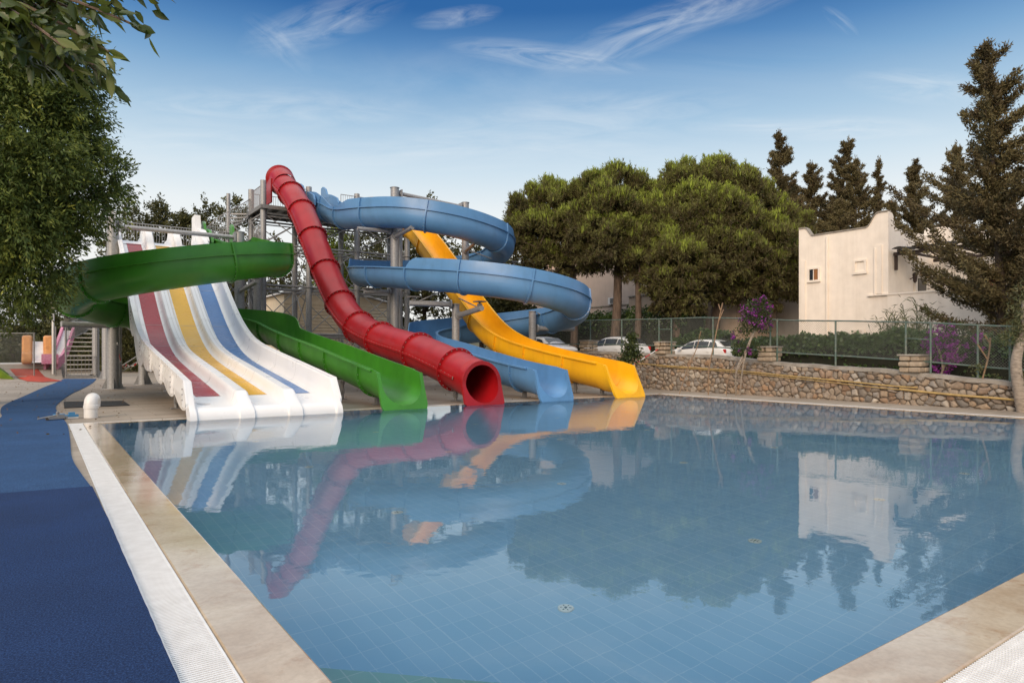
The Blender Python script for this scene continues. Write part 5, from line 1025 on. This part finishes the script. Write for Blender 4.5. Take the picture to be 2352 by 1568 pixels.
cypress('low dark cypress filling the gap behind the house corner', 1835, 50, 450, 780, 60, 4); cypress('low dark cypress between the pointed and bushy cypresses', 1828, 54, 425, 780, 70, -4); cypress('full low cypress behind the left roof corner of the cream house', 1925, 49, 455, 780, 85, 3); cypress('low dark cypress behind the terrace pergola', 2045, 50, 460, 780, 70, 4); cypress('dark cypress rising behind the tallest one', 2190, 48, 330, 780, 80, 6)
cypress('tallest dark cypress, in front of the terrace with a bare lower trunk', 2312, 23.5, 100, 760, 172, -48, 1.35, ragged=.6, ls=.95)
cypress('dark cypress cut by the picture edge beside the tallest cypress', 2440, 22, 60, 770, 110, 6, 1.1, ragged=.5, ls=.9)
# backdrop trees behind the towers
def backtree(label, px, py_top, D, rpx, hpx, mt='lf_tree', group='trees behind the slide towers', n=520, name='broadleaf_tree', spk=True):
    x, y, _ = at(px, 800, D); k = D/FPX; ztop = EYE-(py_top-HY)*k; lo = ztop-hpx*k; lm_ = []
    for i in range(9):
        u = (i+.5)/9; rr = rpx*k*(.38+.62*math.sin(PI*min(1, u*.8+.12))); lm_.append(((x+rng.normal()*rpx*k*.22, y+rng.normal()*rpx*k*.22, ztop-(1-u)*0-hpx*k*(1-u)*.95-rr*.45), (rr, rr, rr*.75+.2)))
    if spk:
        for i in range(5): a = rng.uniform(-1, 1); lm_.append(((x+a*rpx*k*.75, y+rng.normal()*.3, ztop-abs(a)*hpx*k*.12-rng.random()*.7), (.28, .28, .75)))
    return broadleaf(name, label, 'tree', (x, y, 0), max(1., lo+.5), .18, lm_, n, (24, .7), .25, .12, mt, 'bark_dark', group, .05, updir=.35)
for px, top, D, r, h, lb in ((285, 478, 62, 40, 330, 'small upright tree whose tip shows nearest the big dark tree'), (335, 470, 60, 42, 330, 'upright tree behind the left half of the lower tower railing'), (372, 466, 61, 30, 330, 'narrow upright tree tip beside the pipe beam'), (415, 486, 60, 22, 330, 'thinnest upright tree tip behind the white slide start'), (472, 474, 59, 40, 340, 'rounder tree behind the white start wall'), (543, 464, 58, 38, 340, 'upright tree behind the green start fins'), (640, 560, 52, 55, 260, 'dark tree between the white slide and the red tube'), (745, 498, 62, 62, 320, 'dark tree seen under the tall tower deck')):
    backtree(lb, px, top, D, r, h)
for px, top, D, r, h, lb in ((30, 700, 64, 75, 150, 'dark low tree behind the children\'s slides, beside the chainlink fence'), (215, 690, 63, 70, 150, 'dark low tree behind the entrance staircase'), (330, 680, 60, 75, 170, 'dark low tree behind the chain and posts'), (450, 640, 58, 70, 200, 'dark low tree hidden behind the white slide'), (120, 640, 66, 60, 190, 'olive tree behind the lamp post'), (560, 640, 57, 60, 200, 'dark low tree just left of the cream shed')):
    backtree(lb, px, top, D, r, h, n=640, group='low trees behind the deck', spk=False)
backtree('bright lime-green tree between the red tube and the upper blue loop', 775, 545, 50, 45, 180, 'lf_lime', None, 420); backtree('olive tree behind the tall post of the blue loops', 880, 490, 50, 65, 260, 'lf_tree', 'trees behind the blue slide', 520); backtree('olive tree behind the top of the yellow slide', 975, 470, 52, 65, 260, 'lf_tree', 'trees behind the blue slide', 520); backtree('dark tree between the yellow slide and the first pine', 1105, 540, 50, 70, 220, 'lf_tree', 'trees behind the blue slide', 520)
backtree('bare-stemmed dark tree in front of the dull pink house', 1165, 600, 44, 60, 120, 'lf_tree', 'trees behind the blue slide', 300, spk=False)
# ivy hedges
def hedge(label, pts, w, z0, z1, n, group='ivy-covered hedges behind the fence', topn=.18, cat='hedge', mt='lf_ivy', ls=.15):
    """pts: (x, y) ridge line; surface follows a lumpy box; thousands of ivy leaves on it"""
    t = thing('hedge', label, cat, (pts[0][0], pts[0][1], z0), group); Q = np.array(pts, float); L_ = np.concatenate([[0], np.cumsum(np.linalg.norm(np.diff(Q, axis=0), axis=1))]); z1f = z1 if callable(z1) else (lambda s: z1)
    s = rng.uniform(0, L_[-1], n); x = np.interp(s, L_, Q[:, 0]); y = np.interp(s, L_, Q[:, 1]); dx = np.gradient(Q[:, 0], L_); dy = np.gradient(Q[:, 1], L_); tx, ty = np.interp(s, L_, dx), np.interp(s, L_, dy)
    a = rng.uniform(-.25*PI, 1.25*PI, n); ca, sa = np.cos(a), np.sin(a); e_ = .35; cx_ = np.sign(ca)*np.abs(ca)**e_; sz_ = np.sign(sa)*np.abs(sa)**e_
    H = np.array([z1f(v) for v in s])-z0; bumpn = np.array([mnoise.noise(Vector((p*1.1, q*1.7, 2.))) for p, q in zip(s, a)]); bump2 = np.array([mnoise.noise(Vector((p*3.3, q*4., 8.))) for p, q in zip(s, a)])
    f = (1+.22*bumpn+.12*bump2)*rng.uniform(.86, 1.03, n); off = w/2*cx_*f; zz = z0+H*(.5+.5*np.where(sz_ < 0, sz_, sz_*f)); nx, ny = -ty, tx; ln_ = np.hypot(nx, ny); nx, ny = nx/ln_, ny/ln_
    P = np.stack([x+nx*off, y+ny*off, zz], 1); Nn = np.stack([nx*ca, ny*ca, sa], 1); Dd = Nn*.35+rng.normal(size=(n, 3))*.55+np.array([0, 0, -.45])
    core = MB(); core.loft([[(xx+(-tyy)*o, yy+txx*o, z) for o, z in ((-w*.36, z0-.1), (-w*.36, z0+(z1f(l)-z0)*.84), (w*.36, z0+(z1f(l)-z0)*.84), (w*.36, z0-.1))] for xx, yy, txx, tyy, l in zip(Q[:, 0], Q[:, 1], dx, dy, L_)], True, True); build('stems', core, M['hedge_core'], t)
    leaves('foliage', P, Dd, rng.uniform(.7, 1.2, n)*ls, rng.uniform(.7, 1.1, n)*ls*.85, M[mt], t, np.clip(.28+.25*bumpn+rng.normal(size=n)*.2, 0, 1)); return t
M['hedge_core'] = mat('hedge_core', (.012, .016, .008), (.02, .02, .012), 5, .95)
XHd = 29.5
ha = [(XHd, v) for v in np.linspace(onXr(1210, XHd), onXr(1600, XHd), 14)]
hedge('tall ivy hedge behind the parked cars', ha, 1.6, .6, lambda s: onX(1500, 716, XHd)[2]+.15+.25*mnoise.noise(Vector((s*.6, 1, 1))), 15000)
hb = [(28.6, v) for v in np.linspace(onXr(1560, 28.6), onXr(1672, 28.6), 8)]; hedge('rounded lower ivy hump at the end of the tall hedge', hb, 1.6, .6, lambda s: 2.75-.35*abs(s-2.)**1.3*.5, 5000)
hc = [(24.8, v) for v in np.linspace(onXr(1700, 24.8), onXr(2130, 24.8), 14)]; hedge('clipped ivy hedge below the cream house', hc, 1.3, .45, lambda s: 2.12+.02*s+.14*mnoise.noise(Vector((s*.8, 3, 1))), 16000, ls=.13)
hd_ = [(24.4, v) for v in np.linspace(onXr(2120, 24.4), -4, 14)]; hedge('ivy hedge at the foot of the tallest cypress', hd_, 1.4, .3, lambda s: 2.05-.02*s+.15*mnoise.noise(Vector((s*.8, 5, 1))), 14000, ls=.13)
# bougainvilleas
def boug(label, stem, clumps, nl, nf, base_h=0.0):
    t = thing('bougainvillea', label, 'flowering shrub', stem[0][0], 'bougainvilleas by the wall'); m = MB()
    for s in stem: m.tube(catmull(s, 5), .032, 7)
    build('stem', m, M['bark_pale'], t, 50); P, D_ = [], []; PF = []
    for (c, r, k, fl) in clumps:
        c = np.array(c); n = int(nl*k); d = rdir(n); P.append(c+d*r*(rng.uniform(.25, 1.05, n)**.6)[:, None]*np.array([1, 1, 1.1])); D_.append(d+rng.normal(size=(n, 3))*.6)
        n = int(nf*fl); nb_ = max(3, n//14); cc = c+rdir(nb_)*r*rng.uniform(.8, 1.15, nb_)[:, None]; PF.append((cc[:, None]+rng.normal(size=(nb_, 14, 3))*r*.13).reshape(-1, 3))
    P = np.concatenate(P); n = len(P); leaves('foliage', P, np.concatenate(D_), rng.uniform(.06, .11, n), rng.uniform(.035, .06, n), M['lf_bougleaf'], t)
    P = np.concatenate(PF); n = len(P); leaves('blossom', P, rdir(n), rng.uniform(.05, .085, n), rng.uniform(.045, .07, n), M['lf_boug'], t); return t
DB = 23.9; g_ = lambda px, py, d=DB: at(px, py, d)
bs0 = at(1690, 905, 24.3)
boug('tall bougainvillea topped with purple flowers, standing against the wall by the second pillar', [[(bs0[0], bs0[1], 0.), g_(1692, 850), g_(1715, 800), g_(1735, 750)], [(bs0[0]+.1, bs0[1]-.1, 0.), g_(1706, 845), g_(1720, 790), g_(1745, 740)], [g_(1692, 850), g_(1712, 815), g_(1728, 770)]],
     [(g_(1735, 722), .52, 2.0, 2.2), (g_(1750, 705), .35, .8, 2.2), (g_(1718, 745), .34, .9, .5), (g_(1755, 745), .30, .6, .8), (g_(1700, 770), .26, .3, .7), (g_(1700, 800), .25, .5, .1), (g_(1730, 800), .25, .5, .3)], 420, 110)
DP = 20.4; g2 = lambda px, py, d=DP: at(px, py, d); bs1 = at(2146, 918, 20.0)
boug('low bougainvillea heavy with magenta-purple blossom beside the last wall pillar', [[(bs1[0], bs1[1], 0.), g2(2152, 880), g2(2165, 850), g2(2160, 815), g2(2150, 790)], [g2(2152, 880), g2(2180, 840), g2(2205, 790)], [g2(2165, 850), g2(2190, 800), g2(2220, 770)]],
     [(g2(2165, 790), .38, .45, 2.6), (g2(2175, 815), .32, .35, 2.4), (g2(2140, 782), .30, .2, 1.8), (g2(2178, 760), .28, .7, .8), (g2(2195, 765), .34, 1.2, .3), (g2(2160, 845), .22, .1, 1.4), (g2(2205, 805), .25, .2, 1.2), (g2(2235, 775), .2, .3, .8), (g2(2240, 790), .22, .3, .3)], 420, 150)
bs2 = at(1420, 870, 27.); g3 = lambda px, py: at(px, py, 26.6)
t = thing('shrub', 'dark straggly bush climbing the wall in front of the white car', 'shrub', (bs2[0], bs2[1], 0)); m = MB(); m.tube(catmull([(bs2[0], bs2[1], 0), g3(1430, 840), g3(1445, 800)], 5), .03, 6); build('stem', m, M['bark'], t, 50)
P = np.concatenate([np.array(g3(a, b))+rdir(420)*rng.uniform(.1, 1, (420, 1))*r for a, b, r in ((1445, 795, .4), (1460, 812, .42), (1440, 820, .36), (1430, 835, .28), (1452, 775, .22))]); leaves('foliage', P, rdir(len(P)), .11, .06, M['lf_bougleaf'], t)
# reeds
def reeds(label, px, py0, py1, D, n, spread, z0=.5):
    t = thing('reed_clump', label, 'reed', at(px, py0, D)[:2]+(z0,), 'reeds in front of the cream house'); m = MB(); P, D_, Ln = [], [], []
    for k in range(n):
        x, y, z = at(px+rng.normal()*spread, py0, D+rng.normal()*.3); h = (EYE-(py1-HY)*D/FPX-z0)*rng.uniform(.65, 1.02); lean = rng.normal(size=2)*.10*h
        p = [(x+lean[0]*u*u, y+lean[1]*u*u, z0+h*u) for u in np.linspace(0, 1, 5)]; m.tube(p, [.022, .02, .016, .011, .005], 5)
        for u in np.linspace(.3, 1, 11): a = rng.uniform(0, 2*PI); P.append([x+lean[0]*u*u, y+lean[1]*u*u, z0+h*u]); D_.append([math.cos(a), math.sin(a), rng.uniform(.5, 2.)])
    build('stalks', m, M['lf_reed'], t, 50); n = len(P); P, D_ = np.array(P), np.array(D_); leaves('foliage', P, D_, rng.uniform(.25, .42, n), .04, M['lf_reed'], t); e = P+unit(D_)*.3; leaves('foliage', e, D_+np.array([0, 0, -1.3]), rng.uniform(.2, .35, n), .03, M['lf_reed'], t)
reeds('taller reed clump in front of the terrace wall', 2108, 800, 690, 24.5, 26, 14); reeds('shorter reed clump beside the taller reeds, before the house corner', 2052, 800, 722, 24.8, 24, 13)
# stakes, saplings and the slim trunk at the end of the wall
def twig(name, label, pts, r, cat, leafspots=(), group=None):
    t = thing(name, label, cat, tuple(pts[0][0]), group); m = MB()
    for p in pts: m.tube(catmull(p, 5), r, 6)
    build('stem', m, M['twig'], t, 50)
    if leafspots:
        P = np.concatenate([np.array(c)+rdir(k)*rng.uniform(.1, 1, (k, 1))*rr for c, rr, k in leafspots]); leaves('foliage', P, rdir(len(P)), .10, .03, M['lf_reed'], t)
q = lambda px, py, d: at(px, py, d)
gz = lambda px, py, d: at(px, py, d)[:2]+(0.,)
twig('sapling', 'tall thin bare sapling tied to the fence between two pillars', [[gz(1627, 885, 24.8), q(1628, 850, 24.8), q(1640, 790, 24.8), q(1652, 730, 24.8), q(1660, 695, 24.8)], [q(1652, 735, 24.8), q(1662, 710, 24.8)], [q(1656, 715, 24.8), q(1650, 698, 24.8)]], .022, 'sapling', (), 'bare saplings along the wall')
twig('sapling', 'slanting bare sapling near the first wide pillar', [[gz(1560, 880, 25.2), q(1580, 845, 25.2), q(1600, 800, 25.2), q(1610, 760, 25.2)]], .016, 'sapling', [(q(1610, 775, 25.2), .18, 40)], 'bare saplings along the wall')
twig('sapling', 'thin leafless sapling left of the tall bougainvillea', [[gz(1668, 905, 24.2), q(1672, 870, 24.2), q(1690, 830, 24.2)]], .012, 'sapling', (), 'bare saplings along the wall')
twig('sapling', 'forked pale sapling between the low bougainvillea and the slim trunk', [[gz(2252, 925, 18.6), q(2255, 880, 18.6), q(2270, 820, 18.6), q(2275, 775, 18.6)], [q(2268, 825, 18.6), q(2245, 790, 18.6)], [q(2275, 790, 18.6), q(2262, 770, 18.6)]], .022, 'sapling', [(q(2245, 845, 18.6), .25, 90), (q(2290, 870, 18.6), .2, 60)], 'bare saplings along the wall')
t = thing('slim_tree', 'slim tree with a pale curved trunk at the end of the terrace', 'tree', onz(2350, 946)+(0.,)); x, y = t.location.x, t.location.y; d_ = x*S_+y*C_
m = MB(); m.tube(catmull([(x, y, 0), at(2338, 880, d_), at(2334, 830, d_), at(2345, 780, d_), at(2352, 755, d_), at(2356, 690, d_)], 5), [.15-.0025*k for k in range(26)], 12); build('trunk', m, M['bark_pale'], t, 50)
P, Dv = [], []
for a, b, r, k in ((2340, 770, .35, 420), (2310, 775, .25, 200), (2352, 720, .5, 500), (2375, 680, .6, 600), (2340, 745, .25, 200), (2360, 890, .25, 140), (2345, 860, .2, 100)): P.append(np.array(at(a, b, d_))+rdir(k)*rng.uniform(.05, 1, (k, 1))*r)
P = np.concatenate(P); leaves('crown', P, rdir(len(P))+[0, 0, .2], .13, .022, M['lf_reed'], t)
# ================================================================== CAMERA, LIGHT, SKY
cam = bpy.data.cameras.new('camera'); co = bpy.data.objects.new('camera', cam); COL.objects.link(co)
co.location = (0, 0, EYE); co.rotation_euler = (PI/2, 0, -TH); cam.sensor_width = 36; cam.lens = FPX/2352*36; cam.shift_y = 27/2352; cam.clip_end = 3000; cam.clip_start = .05
SC.camera = co
SUN_EL, SUN_AZ = math.radians(24), math.radians(237)       # azimuth measured clockwise from +Y
sd_ = Vector((math.sin(SUN_AZ)*math.cos(SUN_EL), math.cos(SUN_AZ)*math.cos(SUN_EL), math.sin(SUN_EL)))
sl = bpy.data.lights.new('sun', 'SUN'); so = bpy.data.objects.new('sun', sl); COL.objects.link(so); sl.energy = 2.0; sl.angle = math.radians(35); sl.color = (1, .77, .55)
so.rotation_euler = (-sd_).to_track_quat('-Z', 'Y').to_euler()
w = bpy.data.worlds.new('World'); SC.world = w; w.use_nodes = True; t = w.node_tree; t.nodes.clear()
tc = t.nodes.new('ShaderNodeTexCoord').outputs['Generated']
nz = t.nodes.new('ShaderNodeVectorMath'); nz.operation = 'NORMALIZE'; L(t, tc, nz.inputs[0]); dirv = nz.outputs[0]
sp = t.nodes.new('ShaderNodeSeparateXYZ'); L(t, dirv, sp.inputs[0]); z = sp.outputs[2]
def mth(op, a, b=None, clamp=False):
    n = t.nodes.new('ShaderNodeMath'); n.operation = op; n.use_clamp = clamp
    for i, q in enumerate((a, b)):
        if q is None: continue
        if isinstance(q, (int, float)): n.inputs[i].default_value = q
        else: L(t, q, n.inputs[i])
    return n.outputs[0]
def lin(*c): return tuple((x/255/12.92 if x/255 <= .04045 else ((x/255+.055)/1.055)**2.4) for x in c)
base = ramp(t, z, [(0., lin(238, 237, 234)), (.15, lin(242, 243, 241)), (.205, lin(233, 239, 241)), (.26, lin(205, 223, 235)), (.32, lin(166, 197, 222)), (.375, lin(122, 165, 205)), (.415, lin(84, 134, 186)), (.455, lin(44, 100, 162)), (.53, lin(40, 96, 158)), (.72, (1.3, 1.33, 1.36))])  # last stop: overhead sky, out of view, made brighter to light the scene
# cirrus, laid out on the sky by direction: u to the right of the pool's axis, v up
fw = Vector((S_, C_, 0)); rt = Vector((C_, -S_, 0))
def dot(vec):
    n = t.nodes.new('ShaderNodeVectorMath'); n.operation = 'DOT_PRODUCT'; L(t, dirv, n.inputs[0]); n.inputs[1].default_value = vec; return n.outputs['Value']
df = mth('MAXIMUM', dot(fw), .15); u = mth('DIVIDE', dot(rt), df); v = mth('DIVIDE', z, df)
cb = t.nodes.new('ShaderNodeCombineXYZ'); L(t, u, cb.inputs[0]); L(t, v, cb.inputs[1]); uv = cb.outputs[0]
def wisp(px, py, ang, lx, ly, gain, sc=2.2, sy=6., lo=.42, hi=.85, seed=0.):
    m1 = t.nodes.new('ShaderNodeMapping'); m1.vector_type = 'TEXTURE'
    m1.inputs['Location'].default_value = ((px-CX)/FPX, (HY-py)/FPX, 0); m1.inputs['Rotation'].default_value = (0, 0, math.radians(ang)); m1.inputs['Scale'].default_value = (lx/FPX, ly/FPX, 1); L(t, uv, m1.inputs[0])
    ln = t.nodes.new('ShaderNodeVectorMath'); ln.operation = 'LENGTH'; L(t, m1.outputs[0], ln.inputs[0])
    msk = mth('SUBTRACT', 1., mth('POWER', ln.outputs['Value'], 1.5), True)
    m2 = t.nodes.new('ShaderNodeMapping'); m2.vector_type = 'TEXTURE'; m2.inputs['Rotation'].default_value = (0, 0, math.radians(ang)); m2.inputs['Scale'].default_value = (1/sc, 1/(sc*sy), 1); m2.inputs['Location'].default_value = (seed, seed*.7, seed); L(t, uv, m2.inputs[0])
    nn = noise(t, m2.outputs[0], 1.6, 9, .62, 1.4)
    r = t.nodes.new('ShaderNodeMapRange'); r.inputs[1].default_value = lo; r.inputs[2].default_value = hi; L(t, nn, r.inputs[0])
    return mth('MULTIPLY', mth('MULTIPLY', r.outputs[0], msk), gain)
ws = [wisp(1500, 65, 21, 300, 55, .95, 4.5, 4.5, .36, .9, .3), wisp(1250, 128, -7, 250, 35, .9, 5, 5, .36, .88, 1.3), wisp(1680, 15, 16, 220, 45, .65, 4, 5, .38, .9, 4.3), wisp(740, 55, 16, 210, 60, .8, 5, 3.5, .36, .9, 2.1), wisp(640, 105, -40, 110, 45, .6, 5, 4, .38, .9, 5.1), wisp(1050, 40, 8, 110, 28, .7, 5, 5, .36, .85, 6.1),
      wisp(1300, 285, 6, 480, 75, .75, 4, 5, .36, .9, 7.7), wisp(620, 250, -2, 420, 55, .75, 3.5, 6, .36, .9, 8.2), wisp(2120, 200, -4, 190, 45, .9, 4, 5, .34, .9, 9.4), wisp(1880, 295, 0, 320, 34, 1.1, 3.5, 7, .34, .85, 3.3), wisp(1930, 50, -40, 55, 20, .7, 6, 4, .36, .9, .9), wisp(950, 350, 0, 900, 60, .7, 2.5, 7, .36, .9, 1.9), wisp(430, 325, -3, 320, 50, .8, 3, 6, .36, .9, 2.9), wisp(1200, 190, 2, 1100, 120, .30, 1.6, 3, .36, .95, 11.)]
c = ws[0]
for q in ws[1:]: c = mth('ADD', c, q)
c = mth('MULTIPLY', mth('MINIMUM', c, 1.), .72)
mx = t.nodes.new('ShaderNodeMix'); mx.data_type = 'RGBA'; L(t, c, mx.inputs[0]); L(t, base, mx.inputs[6]); mx.inputs[7].default_value = (*lin(232, 238, 242), 1)
sky = t.nodes.new('ShaderNodeTexSky'); sky.sky_type = 'NISHITA'; sky.sun_disc = False; sky.sun_elevation = SUN_EL; sky.sun_rotation = SUN_AZ
b1 = t.nodes.new('ShaderNodeBackground'); L(t, sky.outputs[0], b1.inputs[0]); b1.inputs[1].default_value = .05
b2 = t.nodes.new('ShaderNodeBackground'); L(t, mx.outputs[2], b2.inputs[0]); b2.inputs[1].default_value = .74
ms = t.nodes.new('ShaderNodeMixShader'); ms.inputs[0].default_value = .93; L(t, b1.outputs[0], ms.inputs[1]); L(t, b2.outputs[0], ms.inputs[2])
wo = t.nodes.new('ShaderNodeOutputWorld'); L(t, ms.outputs[0], wo.inputs[0])
vs = SC.view_settings; SC.display_settings.display_device = 'sRGB'; vs.view_transform = 'Standard'; vs.look = 'None'; vs.exposure = .55; vs.gamma = 1
cy = SC.cycles; cy.use_denoising = True; cy.max_bounces = 10; cy.transparent_max_bounces = 16; cy.transmission_bounces = 8; cy.glossy_bounces = 4; cy.diffuse_bounces = 4; cy.sample_clamp_indirect = 6; cy.caustics_refractive = True; cy.caustics_reflective = False
